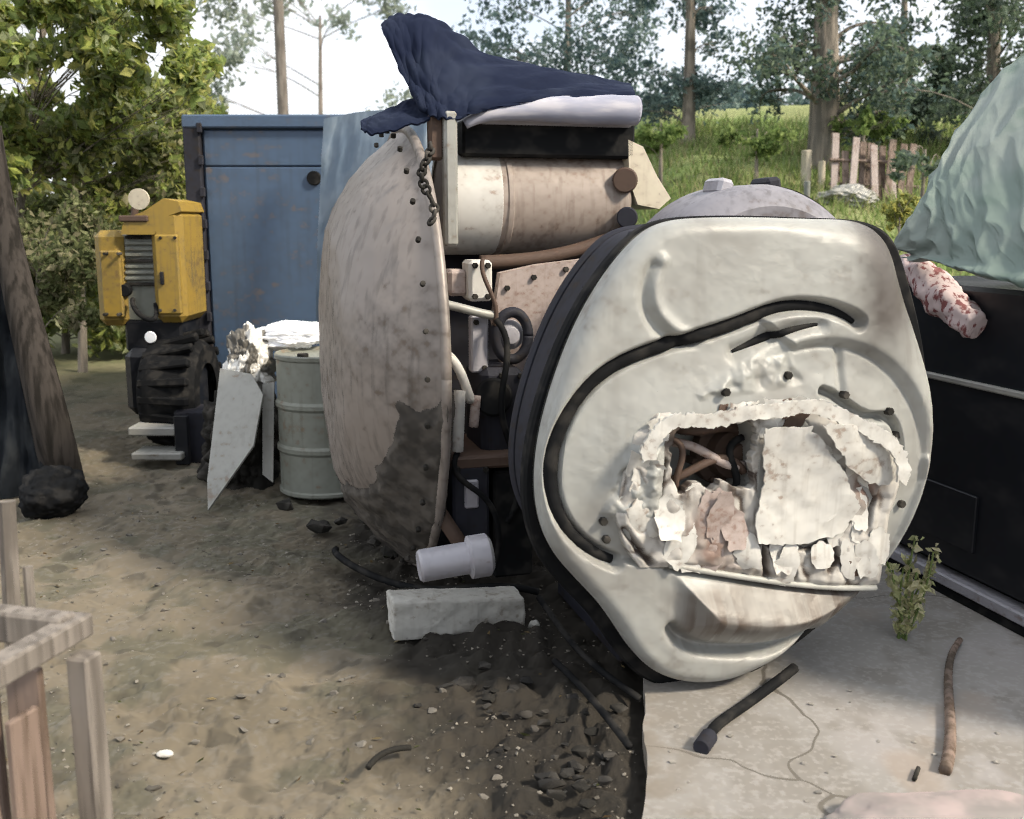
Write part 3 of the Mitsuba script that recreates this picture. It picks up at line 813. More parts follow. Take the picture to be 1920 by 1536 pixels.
def torn(poly2, h0, tilt, thick, bend, seed):
    """A thin torn sheet on the face: a ragged outline, tilted and a little bent; h0 is its height above the face."""
    g = np.random.default_rng(seed)
    ring = np.array(shapely.segmentize(Polygon(poly2).exterior, 0.016).coords)[:-1]
    ring = ring + g.normal(size=ring.shape) * 0.0035
    pg = Polygon(ring).buffer(0)
    pg = max(getattr(pg, 'geoms', [pg]), key=lambda t: t.area)
    me = m3.CrossSection([np.array(pg.exterior.coords)[:-1]], m3.FillRule.EvenOdd).extrude(thick).refine_to_length(0.02).to_mesh()
    vv, ff = np.array(me.vert_properties[:, :3]), np.array(me.tri_verts)
    c_ = vv[:, :2].mean(0)
    d_ = vv[:, :2] - c_
    hh = h0 + d_ @ np.array(tilt) + bend * ((d_ @ np.array([0.6, 0.8])) ** 2) / 0.1 + 0.010 * (meshkit.noise(np.c_[vv[:, :2] * 24, np.full(len(vv), seed)], seed) - 0.5)
    m_ = trimesh.Trimesh(np.c_[vv[:, 0], -(base_lin + hh + vv[:, 2]), vv[:, 1]], ff, process=True)
    m_.fix_normals()
    return loc(m_)


base_lin = float(np.median(H[KT.query(q2)[1]]))
add(casing + '__panel', torn(fp([(1404, 792), (1486, 788), (1516, 826), (1552, 872), (1588, 940), (1560, 988), (1480, 1010), (1400, 1006), (1394, 960), (1410, 905)]), 0.045, (0.02, 0.10), 0.006, 0.05, 1), 'torn_white', 25)
labels[casing + '__panel'] = {'label': 'smooth pale panel right of the broken window'}
add(casing + '__lug_sheet', torn(fp([(1496, 780), (1560, 782), (1640, 826), (1660, 868), (1640, 900), (1604, 896), (1558, 862)]), 0.075, (-0.15, 0.10), 0.006, -0.15, 2), 'torn_white', 25)
arch_poly = LineString(ARCH).buffer(0.025, cap_style=2)
add(casing + '__arch_rim', torn(np.array(arch_poly.exterior.coords), 0.085, (0.0, 0.0), 0.012, 0.0, 3), 'torn_white', 25)
labels[casing + '__arch_rim'] = {'label': 'bright torn rim arching over the window'}
rt_ = np.random.default_rng(17)
mnx, mny, mxx, mxy = LINER.bounds
cavc = np.array(CAV.centroid.coords[0])
keepout = Polygon(fp([(1414, 800), (1486, 798), (1540, 872), (1572, 935), (1552, 970), (1480, 995), (1416, 992)]))
made = 0
for k_ in range(600):
    if made >= 36:
        break
    c_ = np.array([rt_.uniform(mnx, mxx), rt_.uniform(mny, mxy)])
    pt_ = shapely.Point(c_)
    if not LINER.buffer(-0.012).contains(pt_) or CAV.buffer(0.006).contains(pt_) or keepout.contains(pt_):
        continue
    d_ = c_ - cavc
    low_ = c_[1] < cavc[1] - 0.05
    an_ = math.atan2(d_[1], d_[0]) + rt_.uniform(-0.6, 0.6) if not low_ else rt_.uniform(1.1, 2.0)
    L_, w_ = rt_.uniform(0.10, 0.22), rt_.uniform(0.05, 0.11)
    ex, ey = np.array([math.cos(an_), math.sin(an_)]), np.array([-math.sin(an_), math.cos(an_)])
    pts_ = [c_ + ex * L_ * a0 + ey * w_ * b0 for a0, b0 in ((-0.5, -0.3), (-0.2, -0.55), (0.25, -0.5), (0.5, -0.1), (0.42, 0.35), (0.0, 0.55), (-0.4, 0.4))]
    cl_p = Polygon(pts_).buffer(0).intersection(LINER.buffer(0.006)).difference(CAV.buffer(0.004))
    cl_p = max(getattr(cl_p, 'geoms', [cl_p]), key=lambda t: t.area)
    pts_ = np.array(cl_p.exterior.coords)[:-1]
    reddish = np.linalg.norm((c_ - fp([(1318, 985)])[0]) * V3(1, 0.9)[:2]) < 0.10
    add(casing + '__torn_sheet', torn(pts_, 0.016 + 0.022 * rt_.random(), (rt_.normal() * 0.11, rt_.normal() * 0.11), 0.003, rt_.normal() * 0.22, 100 + k_), 'pinkish_iron' if reddish and rt_.random() < 0.7 else ('rusty_iron' if rt_.random() < 0.12 else 'torn_white'), 25)
    made += 1
labels[casing + '__window_lining'] = {'label': 'ragged crumpled white lining with a broken brown window'}


# ledge over the lower bowl and the short ribs under the plate
LP = surf(LEDGE + V3(0, 0.012), 0.02)
LP[:, 1] = np.minimum(LP[:, 1], -0.045)
add(casing + '__ledge', loc(tube(LP, 0.011, 10)), 'pale_paint', True)
# what the broken window shows: rusty hub, stud plate, pale pedestal
def wp(px, py, y=0.10):
    return lp(px, py, y)


add(casing + '__hub', loc(lathe(wp(1345, 845, 0.20), (0.15, -1, 0.05), [(0, 0), (0, 0.12), (0.05, 0.125), (0.055, 0.09), (0.10, 0.085), (0.105, 0.05), (0.15, 0.045), (0.155, 0)], 32)), 'rusty_iron', 35)
for k in range(6):
    aa = k * math.pi / 3 + 0.3
    c = wp(1345, 845, 0.15) + V3(math.cos(aa) * 0.105, 0, math.sin(aa) * 0.105)
    add(casing + '__hub__stud', loc(cyl(c + V3(0, 0.04, 0), c + V3(0, -0.03, 0), 0.014, n=6)), 'rusty_iron', 30)
add(casing + '__link', loc(tube(spline([wp(1262, 830, 0.06), wp(1300, 838, 0.02), wp(1345, 862, 0.0), wp(1392, 872, 0.03)], 20), 0.016, 10)), 'pinkish_iron', True)
def wbox(x0, y0, x1, y1, Y, depth, bev=0.008, rot=None):
    a0, a1 = lp(x0, y1, Y), lp(x1, y0, Y)
    c = (a0 + a1) / 2
    return box((c[0], Y + depth / 2, c[2]), (abs(a1[0] - a0[0]), depth, abs(a1[2] - a0[2])), bev, rot)


for k, pts_ in enumerate((((1254, 820), (1280, 850), (1270, 890), (1296, 930)), ((1392, 820), (1368, 850), (1380, 890), (1362, 930)), ((1260, 900), (1300, 880), (1340, 862), (1394, 885)))):
    add(casing + '__window_hose', loc(tube(spline([lp(x, y, 0.02 - 0.02 * (i in (1, 2))) for i, (x, y) in enumerate(pts_)], 24), 0.011 + 0.002 * k, 8)), 'black_rubber' if k % 2 else 'rusty_iron', True)
add(casing + '__window_pipe', loc(tube(spline([wp(1262, 800, 0.1), wp(1300, 806, 0.05), wp(1350, 800, 0.06), wp(1392, 815, 0.1)], 20), 0.02, 10)), 'rusty_iron', True)
# nuts and bolts on the face
for px, py in ((1128, 975), (1135, 1010), (1470, 702), (1345, 730), (1662, 770), (1690, 818), (1696, 880), (1690, 945), (1575, 738)):
    c = surf(fp([(px, py)])[0])[0]
    add(casing + '__bolt', loc(cyl(c + V3(0, 0.01, 0), c + V3(0, -0.022, 0), 0.0145, n=6)), 'dark_scrap', 30)
# rear drum whose pale top shows above the face
cr = lp(1432, 590, 0.65)
add(casing + '__rear_drum', loc(lathe(V3(cr[0], 0.6, cr[2]), (0, 1, 0), [(0, 0), (0, 0.44), (0.05, 0.50), (0.12, 0.53), (0.42, 0.53), (0.50, 0.50), (0.52, 0)], 72)), 'dull_lavender', 35)
for a0 in (80, 104):
    aa = math.radians(a0)
    c = V3(cr[0] + 0.535 * math.cos(aa), 0.85, cr[2] + 0.535 * math.sin(aa))
    add(casing + '__lifting_lug', loc(box(c, (0.07, 0.16, 0.07), 0.015, rotm([0, 1, 0], a0 - 90))), 'lavender_steel' if a0 != 80 else 'dark_casing', 30)
# sled beam under it
add(casing + '__skid', loc(box((0.06, 0.75, 0.04), (0.5, 0.8, 0.07), 0.01)), 'dark_casing', 30)
# drain hose from the foot
_tl = lambda x, y, z: (onz(x, y, z) - ORG) @ np.c_[RX, AX, V3(0, 0, 1)]
hp = spline([_tl(1490, 1252, 0.08), _tl(1465, 1272, 0.06), _tl(1430, 1298, 0.04), _tl(1385, 1330, 0.034), _tl(1350, 1355, 0.034), _tl(1328, 1385, 0.034)], 40)
add(casing + '__drain_hose', loc(tube(hp, 0.019, 10)), 'black_rubber', True)
add(casing + '__hose_end', loc(cyl(hp[-1] + V3(0.012, 0.015, 0.0), hp[-1] + V3(-0.05, -0.05, 0.0), 0.028)), 'dark_casing', 30)

# ---------------------------------------------------------------- the crusher behind it
cr_ = thing('crusher', 'tall weathered grey crusher with a domed flywheel cover and beige cross drum', 'machine')
hc = V3(0, 1.85, 1.09)
prof = [(0, 0), (0.0, 0.30), (0.006, 0.46), (0.03, 0.60), (0.08, 0.72), (0.15, 0.825), (0.23, 0.915), (0.31, 0.99), (0.38, 1.05), (0.40, 1.02), (0.40, 0.0)]
pr = np.array(prof)
tt = np.r_[0, np.cumsum(np.linalg.norm(np.diff(pr, axis=0), axis=1))]
fine = np.linspace(0, tt[-1], 90)
pr = np.c_[np.interp(fine, tt, pr[:, 0]), np.interp(fine, tt, pr[:, 1])]
hm = lathe(V3(-1.16, hc[1], hc[2]), (1, 0, 0), pr, 160)
v = hm.vertices
dn = 0.03 * (meshkit.fbm(v * 3.1 + 4, 3, 14) - 0.5) + 0.012 * (meshkit.fbm(v * 11, 3, 15) - 0.5)
hm.vertices = v + hm.vertex_normals * dn[:, None]
add(cr_ + '__flywheel_cover', loc(hm), 'silver_sheet', 50)
mg = hm.copy()  # crust darkens the lower cover: mud plus shade put into colour
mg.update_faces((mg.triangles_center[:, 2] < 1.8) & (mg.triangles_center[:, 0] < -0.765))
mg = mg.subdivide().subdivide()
mud_shade_edge = lambda q: 0.90 + 0.70 * (meshkit.fbm(q * V3(5, 3, 3), 4, 16) - 0.5) + 2.1 * (q[:, 0] + 0.92)
mg.update_faces(mg.triangles_center[:, 2] < mud_shade_edge(mg.triangles_center))
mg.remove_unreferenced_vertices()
gap = np.clip((mud_shade_edge(mg.vertices) - mg.vertices[:, 2]) / 0.07, 0.1, 1)
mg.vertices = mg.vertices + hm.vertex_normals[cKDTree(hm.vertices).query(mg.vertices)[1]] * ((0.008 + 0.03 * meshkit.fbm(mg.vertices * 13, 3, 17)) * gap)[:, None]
add(cr_ + '__flywheel_cover__mud_shade', loc(mg), 'shaded_mud', 60)
labels[cr_ + '__flywheel_cover__mud_shade'] = {'label': 'dark crust of mud and painted shade on the lower part of the cover'}
# seam strap and rivets of the cover
th = np.linspace(-math.pi, math.pi, 120)
add(cr_ + '__cover_strap', loc(tube(np.c_[np.full(120, -0.775), hc[1] + 1.055 * np.cos(th), hc[2] + 1.055 * np.sin(th)], 0.022, 10)), 'silver_sheet', True)
for k in range(34):
    aa = 2 * math.pi * k / 34
    d = V3(0, math.cos(aa), math.sin(aa))
    if d[1] > 0.75:
        continue
    c = V3(-0.85, hc[1], hc[2]) + d * 1.03
    add(cr_ + '__flywheel_cover__rivet', loc(cyl(c, c + d * 0.020, 0.0115, n=8)), 'dark_scrap', 30)
# cross drum
d0, d1 = lp(845, 372, 1.55), lp(1178, 372, 1.55)
rdr = abs(lp(1000, 272, 1.55)[2] - lp(1000, 478, 1.55)[2]) / 2
zc = (lp(1000, 272, 1.55)[2] + lp(1000, 478, 1.55)[2]) / 2
L = d1[0] - d0[0]
add(cr_ + '__cross_drum', loc(lathe(V3(d0[0], 1.75, zc), (1, 0, 0), [(0, 0), (0, rdr * 0.93), (0.015, rdr * 0.98), (0.30 * L, rdr), (0.305 * L, rdr * 1.03), (0.33 * L, rdr * 1.03), (0.335 * L, rdr),
                                                                    (0.97 * L, rdr), (L, rdr * 0.95), (L, 0)], 64)), 'beige_paint', 35)
# lit left third of the drum, its brightness painted as a pale band
add(cr_ + '__cross_drum__lit_band', loc(lathe(V3(d0[0] - 0.01, 1.75, zc), (1, 0, 0), [(0, rdr * 0.9), (0, rdr * 1.012), (0.28 * L, rdr * 1.012), (0.285 * L, rdr * 1.0)], 64)), 'bright_paint', 35)
# top deck: dark channel, pale beam
def lbox(x0, y0, x1, y1, Y, depth, bev=0.008):
    a0, a1 = lp(x0, y1, Y), lp(x1, y0, Y)
    c = (a0 + a1) / 2
    return box((c[0], Y + depth / 2, c[2]), (abs(a1[0] - a0[0]), depth, abs(a1[2] - a0[2])), bev)


add(cr_ + '__top_channel', loc(lbox(868, 232, 1192, 292, 1.50, 0.55, 0.012)), 'black_rubber', 30)
rl = spline([lp(872, 232, 1.42), lp(920, 214, 1.41), lp(1000, 208, 1.41), (lp(1100, 206, 1.41)), lp(1194, 208, 1.41)], 60)
rl[:, 2] += 0.014 * (meshkit.fbm(np.c_[np.arange(60) * 0.12, np.zeros(60), np.zeros(60)], 3, 77) - 0.5)
add(cr_ + '__top_roll', loc(tube(rl, np.linspace(0.022, 0.068, 60) * np.r_[np.linspace(1, 1.25, 30), np.linspace(1.25, 1.0, 30)] , 22)), 'grey_canvas', True)
labels[cr_ + '__top_roll'] = {'label': 'pale blue grey rolled canvas edge along the top'}
add(cr_ + '__top_deck', loc(lbox(884, 196, 1190, 231, 1.46, 0.58, 0.016)), 'lavender_steel', 30)
add(cr_ + '__post', loc(lbox(836, 208, 858, 462, 1.36, 0.07, 0.012)), 'grey_sheet', 30)
add(cr_ + '__post', loc(lbox(806, 212, 832, 300, 1.40, 0.07, 0.012)), 'rusty_iron', 30)
# cream end cap wedge right of the drum
add(cr_ + '__end_cap', loc(prism([tuple(lp(x, y, 1.5)[[0, 2]]) for x, y in ((1178, 262), (1206, 275), (1232, 330), (1258, 372), (1236, 392), (1196, 384), (1180, 340))],
                                 lambda x, z: (x, 1.5, z), V3(0, 1, 0), 0.35)), 'cream_paint', 30)
add(cr_ + '__bearing', loc(cyl(lp(1172, 338, 1.45), lp(1172, 338, 1.62), 0.06)), 'rusty_iron', 30)
add(cr_ + '__bearing', loc(cyl(lp(1176, 408, 1.42), lp(1176, 408, 1.62), 0.05)), 'dark_casing', 30)
# belt of dark beams under the drum
add(cr_ + '__cradle', loc(tube(spline([lp(900, 492, 1.5), lp(980, 488, 1.5), lp(1080, 470, 1.5), lp(1180, 430, 1.5)], 24), 0.035, 10)), 'rusty_iron', True)
# frame plates between cover and casing
fr_pl = lambda pts, Y, th_: prism([tuple(lp(x, y, Y)[[0, 2]]) for x, y in pts], lambda x, z: (x, Y, z), V3(0, 1, 0), th_)
add(cr_ + '__side_plate', loc(fr_pl([(938, 512), (1010, 496), (1110, 484), (1100, 540), (1060, 640), (1015, 730), (975, 760), (945, 700), (925, 600)], 1.35, 0.06)), 'pinkish_iron', 30)
add(cr_ + '__bearing_block', loc(lbox(880, 488, 924, 566, 1.28, 0.16, 0.015)), 'bright_paint', 30)
add(cr_ + '__bearing_block', loc(lbox(842, 506, 878, 556, 1.34, 0.14, 0.015)), 'pinkish_iron', 30)
add(cr_ + '__tie_bar', loc(tube(spline([lp(800, 566, 1.2), lp(850, 574, 1.18), lp(905, 588, 1.18), lp(930, 592, 1.2)], 14), 0.020, 10)), 'grey_sheet', True)
ring_c = lp(960, 630, 1.2)
th = np.linspace(0, 2 * math.pi, 50)
add(cr_ + '__ring_flange', loc(tube(np.c_[ring_c[0] + 0.075 * np.cos(th), np.full(50, 1.2), ring_c[2] + 0.105 * np.sin(th)], 0.024, 10)), 'dark_casing', True)
add(cr_ + '__ring_boss', loc(lathe(ring_c + V3(0, 0.06, 0), (0, -1, 0), [(0, 0), (0, 0.07), (0.03, 0.065), (0.06, 0.035), (0.065, 0)], 24)), 'lavender_steel', 35)
add(cr_ + '__upright', loc(lbox(884, 592, 916, 700, 1.22, 0.06, 0.008)), 'lavender_steel', 30)
add(cr_ + '__lever', loc(tube(spline([lp(800, 600, 1.12), lp(806, 640, 1.1), lp(842, 668, 1.08), lp(868, 710, 1.08), lp(884, 752, 1.1)], 24), 0.021, 10)), 'bright_paint', True)
add(cr_ + '__rod', loc(tube(np.linspace(lp(862, 732, 1.08), lp(858, 846, 1.08), 6), 0.026, 12)), 'bright_paint', True)
add(cr_ + '__rod', loc(tube(np.linspace(lp(893, 742, 1.10), lp(888, 800, 1.10), 6), 0.022, 12)), 'pinkish_iron', True)
add(cr_ + '__gearbox', loc(lbox(905, 690, 985, 880, 1.15, 0.35, 0.03)), 'dark_casing', 30)
add(cr_ + '__gearbox__cover', loc(cyl(lp(925, 745, 1.15), lp(925, 745, 1.10), 0.085, n=32)), 'black_rubber', 35)
add(cr_ + '__gearbox_foot', loc(lbox(848, 850, 990, 884, 1.05, 0.5, 0.012)), 'rusty_iron', 30)
add(cr_ + '__column', loc(lbox(850, 872, 918, 1030, 1.05, 0.20, 0.012)), 'dark_casing', 30)
add(cr_ + '__column_window', loc(lbox(872, 900, 898, 955, 1.035, 0.03, 0.008)), 'lavender_steel', 30)
add(cr_ + '__column', loc(lbox(926, 880, 1000, 1085, 1.10, 0.16, 0.012)), 'black_rubber', 30)
add(cr_ + '__brace', loc(tube(np.linspace(lp(770, 880, 1.1), lp(870, 1030, 1.0), 6), 0.035, 8)), 'rusty_iron', True)
add(cr_ + '__clamp', loc(lbox(806, 866, 836, 908, 1.08, 0.08, 0.01)), 'bright_paint', 30)
add(cr_ + '__hydraulic_hose', loc(tube(spline([lp(930, 600, 1.15), lp(950, 680, 1.05), lp(940, 760, 1.02), lp(965, 860, 1.05), lp(950, 980, 1.05)], 30), 0.014, 8)), 'black_rubber', True)
add(cr_ + '__hydraulic_hose', loc(tube(spline([lp(858, 848, 1.08), lp(866, 900, 1.0), lp(905, 930, 0.98), lp(935, 1010, 1.0), lp(925, 1070, 1.0)], 30), 0.013, 8)), 'black_rubber', True)
add(cr_ + '__copper_pipe', loc(tube(spline([lp(905, 486, 1.25), lp(912, 530, 1.2), lp(925, 560, 1.18), lp(926, 610, 1.18)], 20), 0.010, 8)), 'rusty_iron', True)
for px, py, yy in ((890, 498, 1.28), (914, 498, 1.28), (890, 556, 1.28), (914, 556, 1.28), (950, 540, 1.35), (1000, 520, 1.35), (1060, 505, 1.35), (990, 700, 1.35), (892, 604, 1.22), (908, 690, 1.22),
                   (858, 880, 1.05), (910, 880, 1.05), (858, 1020, 1.05), (910, 1020, 1.05), (940, 705, 1.15), (975, 705, 1.15), (940, 860, 1.15)):
    c = lp(px, py, yy)
    add(cr_ + '__bolt', loc(cyl(c + V3(0, 0.01, 0), c - V3(0, 0.02, 0), 0.013, n=6)), 'dark_scrap', 30)
# inner frame behind everything so that no daylight passes under the drum
add(cr_ + '__frame_wall', loc(lbox(790, 470, 1200, 1060, 1.95, 0.10, 0.01)), 'dark_casing', 30)
add(cr_ + '__frame_wall', loc(box((-0.05, 2.15, 1.0), (0.9, 0.30, 1.7), 0.02)), 'dark_casing', 30)
# chain hanging on the cover
cc = [lp(806, 270, 1.02), lp(800, 300, 0.98), lp(790, 330, 0.95), lp(804, 365, 0.93), lp(806, 420, 0.90)]
cpath = spline(cc, 15)
for i in range(14):
    mid = (cpath[i] + cpath[i + 1]) / 2
    dv = cpath[i + 1] - cpath[i]
    a, b2, d = frame_to(dv)
    side = a if i % 2 else b2
    th = np.linspace(0, 2 * math.pi, 17)
    Ln = np.linalg.norm(dv)
    add(cr_ + '__chain_link', loc(tube(mid + np.cos(th)[:, None] * d * Ln * 0.62 + np.sin(th)[:, None] * side * 0.016, 0.007, 6)), 'dark_scrap', True)
# stub pipes of the base
p0, p1 = lp(785, 1062, 0.72), lp(900, 1042, 0.72)
add(cr_ + '__foot_roller', loc(lathe(p0, p1 - p0, [(0, 0), (0, 0.058), (0.01, 0.066), (0.20, 0.066), (0.21, 0.088), (0.285, 0.088), (0.30, 0.07), (0.31, 0)], 36)), 'lavender_steel', 35)
labels[cr_ + '__foot_roller'] = {'label': 'pale steel roller at the foot of the crusher'}

# navy canvas folded over the top: a stiff sheet with one flap standing up at the left
from scipy.interpolate import RectBivariateSpline
A = lambda x, y, Y: lp(x, y, Y)
ctrl = [[(728, 74, 1.84), (718, 56, 1.74), (758, 148, 1.54), (800, 206, 1.42)],
        [(748, 52, 1.86), (736, 40, 1.75), (772, 134, 1.54), (808, 216, 1.39)],
        [(782, 56, 1.88), (764, 36, 1.76), (792, 132, 1.52), (822, 222, 1.37)],
        [(812, 66, 1.90), (800, 42, 1.77), (815, 140, 1.50), (838, 224, 1.36)],
        [(862, 92, 1.92), (850, 72, 1.78), (856, 162, 1.50), (868, 222, 1.36)],
        [(930, 120, 1.95), (920, 110, 1.76), (910, 168, 1.48), (915, 205, 1.37)],
        [(1050, 140, 1.95), (1050, 136, 1.75), (1050, 166, 1.50), (1050, 190, 1.39)],
        [(1182, 165, 1.95), (1184, 164, 1.75), (1188, 176, 1.50), (1192, 190, 1.40)]]
cg = np.array([[A(*p) for p in row] for row in ctrl])
cs_ = [RectBivariateSpline(np.arange(8) / 7, np.arange(4) / 3, cg[:, :, k], kx=2, ky=2, s=0) for k in range(3)]


def canvas_fn(u, v):
    p = np.stack([c.ev(u, v) for c in cs_], 1)
    e = 1e-3
    du = np.stack([c.ev(np.minimum(u + e, 1), v) - c.ev(np.maximum(u - e, 0), v) for c in cs_], 1)
    dv_ = np.stack([c.ev(u, np.minimum(v + e, 1)) - c.ev(u, np.maximum(v - e, 0)) for c in cs_], 1)
    n = np.cross(du, dv_)
    n /= np.maximum(np.linalg.norm(n, axis=1, keepdims=True), 1e-12)
    q = np.c_[u * 5 + 2.0 * v, v * 2.2 - u, u * 0]
    w = 0.05 * (0.25 - np.abs(meshkit.noise(q, 44) - 0.5)) + 0.035 * (0.25 - np.abs(meshkit.noise(q * 2.3 + 5, 45) - 0.5)) + 0.014 * (meshkit.noise(q * 6, 46) - 0.5)
    out = p + n * w[:, None]
    out[:, 2] += 0.012 * (meshkit.noise(np.c_[u * 30, v * 0, v * 0], 47) - 0.5) * (v > 0.97)
    return out


dcn = thing('dark_canvas', 'dark navy canvas folded over the crusher top, one lobe standing up at the left', 'tarpaulin')
add(dcn + '__sheet', loc(grid(canvas_fn, 200, 90, 0.010)), 'navy_canvas', 50)
fl = np.array([[A(806, 186, 1.60), A(806, 206, 1.48), A(806, 226, 1.40)], [A(760, 192, 1.62), A(758, 214, 1.48), A(760, 238, 1.40)], [A(712, 208, 1.62), A(706, 226, 1.48), A(716, 248, 1.40)],
               [A(678, 226, 1.60), A(676, 234, 1.50), A(682, 246, 1.42)]])
fs3 = [RectBivariateSpline(np.arange(4) / 3, np.arange(3) / 2, fl[:, :, k], kx=2, ky=2, s=0) for k in range(3)]


def flap_fn(u, v):
    p = np.stack([c.ev(u, v) for c in fs3], 1)
    p[:, 2] += 0.035 * (meshkit.fbm(np.c_[u * 6, v * 3, u * 0], 3, 48) - 0.5) + 0.02 * (0.25 - np.abs(meshkit.noise(np.c_[u * 9 + v * 3, v * 4, u * 0], 49) - 0.5))
    return p


add(dcn + '__side_flap', loc(grid(flap_fn, 60, 40, 0.010)), 'navy_canvas', 50)

# loose pale pipe lying by the crusher's foot
q0, q1 = onz(738, 1200, 0.0), onz(985, 1172, 0.0)
dvx = (q1 - q0) / np.linalg.norm(q1 - q0)
Lp = float(np.linalg.norm(q1 - q0))
bm_ = m3.Manifold.batch_hull([m3.Manifold.sphere(0.012, 12).translate((x_, y_, z_)) for x_ in (0.012, Lp - 0.012) for y_ in (0.012, 0.15) for z_ in (0.012, 0.165 if x_ < 0.1 else 0.125)]).refine_to_length(0.012).to_mesh()
bt = trimesh.Trimesh(np.array(bm_.vert_properties[:, :3]), np.array(bm_.tri_verts), process=True)
bt.vertices = bt.vertices + bt.vertex_normals * (0.016 * (meshkit.fbm(bt.vertices * 17, 3, 3) - 0.5) - 0.02 * np.clip(meshkit.noise(bt.vertices * 11, 4) - 0.72, 0, 1))[:, None]
M_ = np.eye(4)
M_[:3, 0], M_[:3, 1], M_[:3, 2], M_[:3, 3] = dvx, np.cross([0, 0, 1], dvx), V3(0, 0, 1), q0 - V3(0, 0, 0.015)
bt.apply_transform(M_)
solo('concrete_block', bt, 'pale_block', 'long pale grey block lying on the ground left of the round casing', 'block', 50)
solo('steel_lump', chip(onz(1002, 1172, 0.02), (0.034, 0.028, 0.026), 8, 22), 'grey_sheet', 'small white lump beside the right end of the pale block', 'scrap')

# ---------------------------------------------------------------- blue container and tarp
DB = 8.0
cl_, crr = at(352, 420, DB)[0], 0.35
top_z = at(480, 215, DB)[2]
bc = thing('blue_container', 'tall blue grey steel container behind the oil drum', 'container')
cx = (cl_ + crr) / 2
wx = crr - cl_
add(bc + '__body', box((cx, DB + 1.27, top_z / 2 + 0.06), (wx - 0.05, 2.4, top_z - 0.2), 0.02), 'blue_steel', 30)
sz = at(480, 312, DB)[2]
for z0, z1, nm_ in ((0.25, sz - 0.004, 'panel'), (sz + 0.004, top_z - 0.11, 'panel')):
    nseg = 1
    for i in range(nseg):
        x0, x1 = cl_ + 0.14 + i * (wx - 0.28) / nseg, cl_ + 0.14 + (i + 1) * (wx - 0.28) / nseg
        add(bc + '__' + nm_, box(((x0 + x1) / 2, DB + 0.05, (z0 + z1) / 2), (x1 - x0 - 0.012, 0.04, z1 - z0), 0.012), 'blue_steel', 30)
add(bc + '__corner_post', box((cl_ + 0.065, DB + 0.07, top_z / 2), (0.13, 0.16, top_z - 0.16), 0.012), 'dark_casing', 30)
add(bc + '__corner_post', box((crr - 0.065, DB + 0.07, top_z / 2), (0.13, 0.16, top_z - 0.16), 0.012), 'blue_steel', 30)
add(bc + '__top_rail', box((cx, DB + 0.05, top_z - 0.05), (wx, 0.14, 0.10), 0.012), 'blue_steel', 30)
add(bc + '__bottom_rail', box((cx, DB + 0.05, 0.14), (wx, 0.16, 0.18), 0.012), 'dark_casing', 30)
for k in range(9):
    z = 0.5 + k * 0.24
    add(bc + '__hinge_lug', box((cl_ + 0.135, DB - 0.02, z), (0.04, 0.03, 0.075), 0.008), 'dark_casing', 30)
add(bc + '__vent_hole', cyl(at(588, 334, DB + 0.0), at(588, 334, DB + 0.0) + V3(0, 0.06, 0), 0.055), 'black_rubber', 30)

tp = [at(612, 226, 7.8), at(660, 214, 7.7), at(720, 208, 7.55), at(800, 203, 7.35)]
tb = [at(596, 640, 7.75), at(640, 660, 7.6), at(720, 640, 7.3), at(860, 560, 7.25)]
tps, tbs = spline(tp, 60), spline(tb, 60)


def tarp_fn(u, v):
    i = u * 59
    a0 = np.stack([np.interp(i, np.arange(60), tps[:, k]) for k in range(3)], 1)
    b0 = np.stack([np.interp(i, np.arange(60), tbs[:, k]) for k in range(3)], 1)
    p = a0 * (1 - v[:, None]) + b0 * v[:, None]
    w = 0.10 * np.sin(v * 3.1) + 0.09 * (meshkit.fbm(np.c_[u * 7 + v * 2, v * 3, u * 0], 3, 51) - 0.5) + 0.03 * (meshkit.fbm(np.c_[u * 12 + 5 * v, v * 6, u * 0], 3, 52) - 0.5)
    p[:, 1] -= w + 0.06
    return p


solo('blue_tarp', grid(tarp_fn, 110, 90, 0.004), 'blue_tarp', 'light blue grey tarp hanging in folds against the container beside the flywheel cover', 'tarpaulin', 60)

# ---------------------------------------------------------------- oil drum, leaning sheets, white plastic
db_ = onz(590, 938)
rb, hb = 0.29, 0.90
dk = thing('oil_drum', 'grey green ribbed oil drum standing left of the flywheel cover', 'barrel')
pf = [(0, 0), (0.0, rb - 0.01), (0.012, rb + 0.006), (0.03, rb + 0.006), (0.04, rb - 0.003)]
for z in (0.30, 0.58):
    pf += [(z - 0.03, rb - 0.003), (z - 0.012, rb + 0.010), (z + 0.012, rb + 0.010), (z + 0.03, rb - 0.003)]
pf += [(hb - 0.04, rb - 0.003), (hb - 0.03, rb + 0.006), (hb - 0.008, rb + 0.008), (hb, rb), (hb - 0.02, rb - 0.012), (hb - 0.025, 0)]
dxc = db_[0] + 0.02
add(dk + '__body', lathe((dxc, db_[1] + rb, 0.0), (0, 0, 1), pf, 64), 'drum_paint', 35)
add(dk + '__bung', cyl((dxc - 0.1, db_[1] + rb - 0.1, hb - 0.03), (dxc - 0.1, db_[1] + rb - 0.1, hb + 0.0), 0.035), 'dark_scrap', 30)


def plate_px(pts, name, bsdf, label, cat_, thick=0.012, smooth=30):
    """A flat plate through corner points (px, py, D)."""
    q = np.array([at(*p) for p in pts])
    c = q.mean(0)
    _, _, vt = np.linalg.svd(q - c)
    n = vt[2]
    if n @ (CAM - c) > 0:
        n = -n
    e0, e1 = vt[0], vt[1]
    uv = [((p - c) @ e0, (p - c) @ e1) for p in q]
    m = prism(uv, lambda x, y: c + e0 * x + e1 * y, n, thick)
    return solo(name, m, bsdf, label, cat_, smooth)


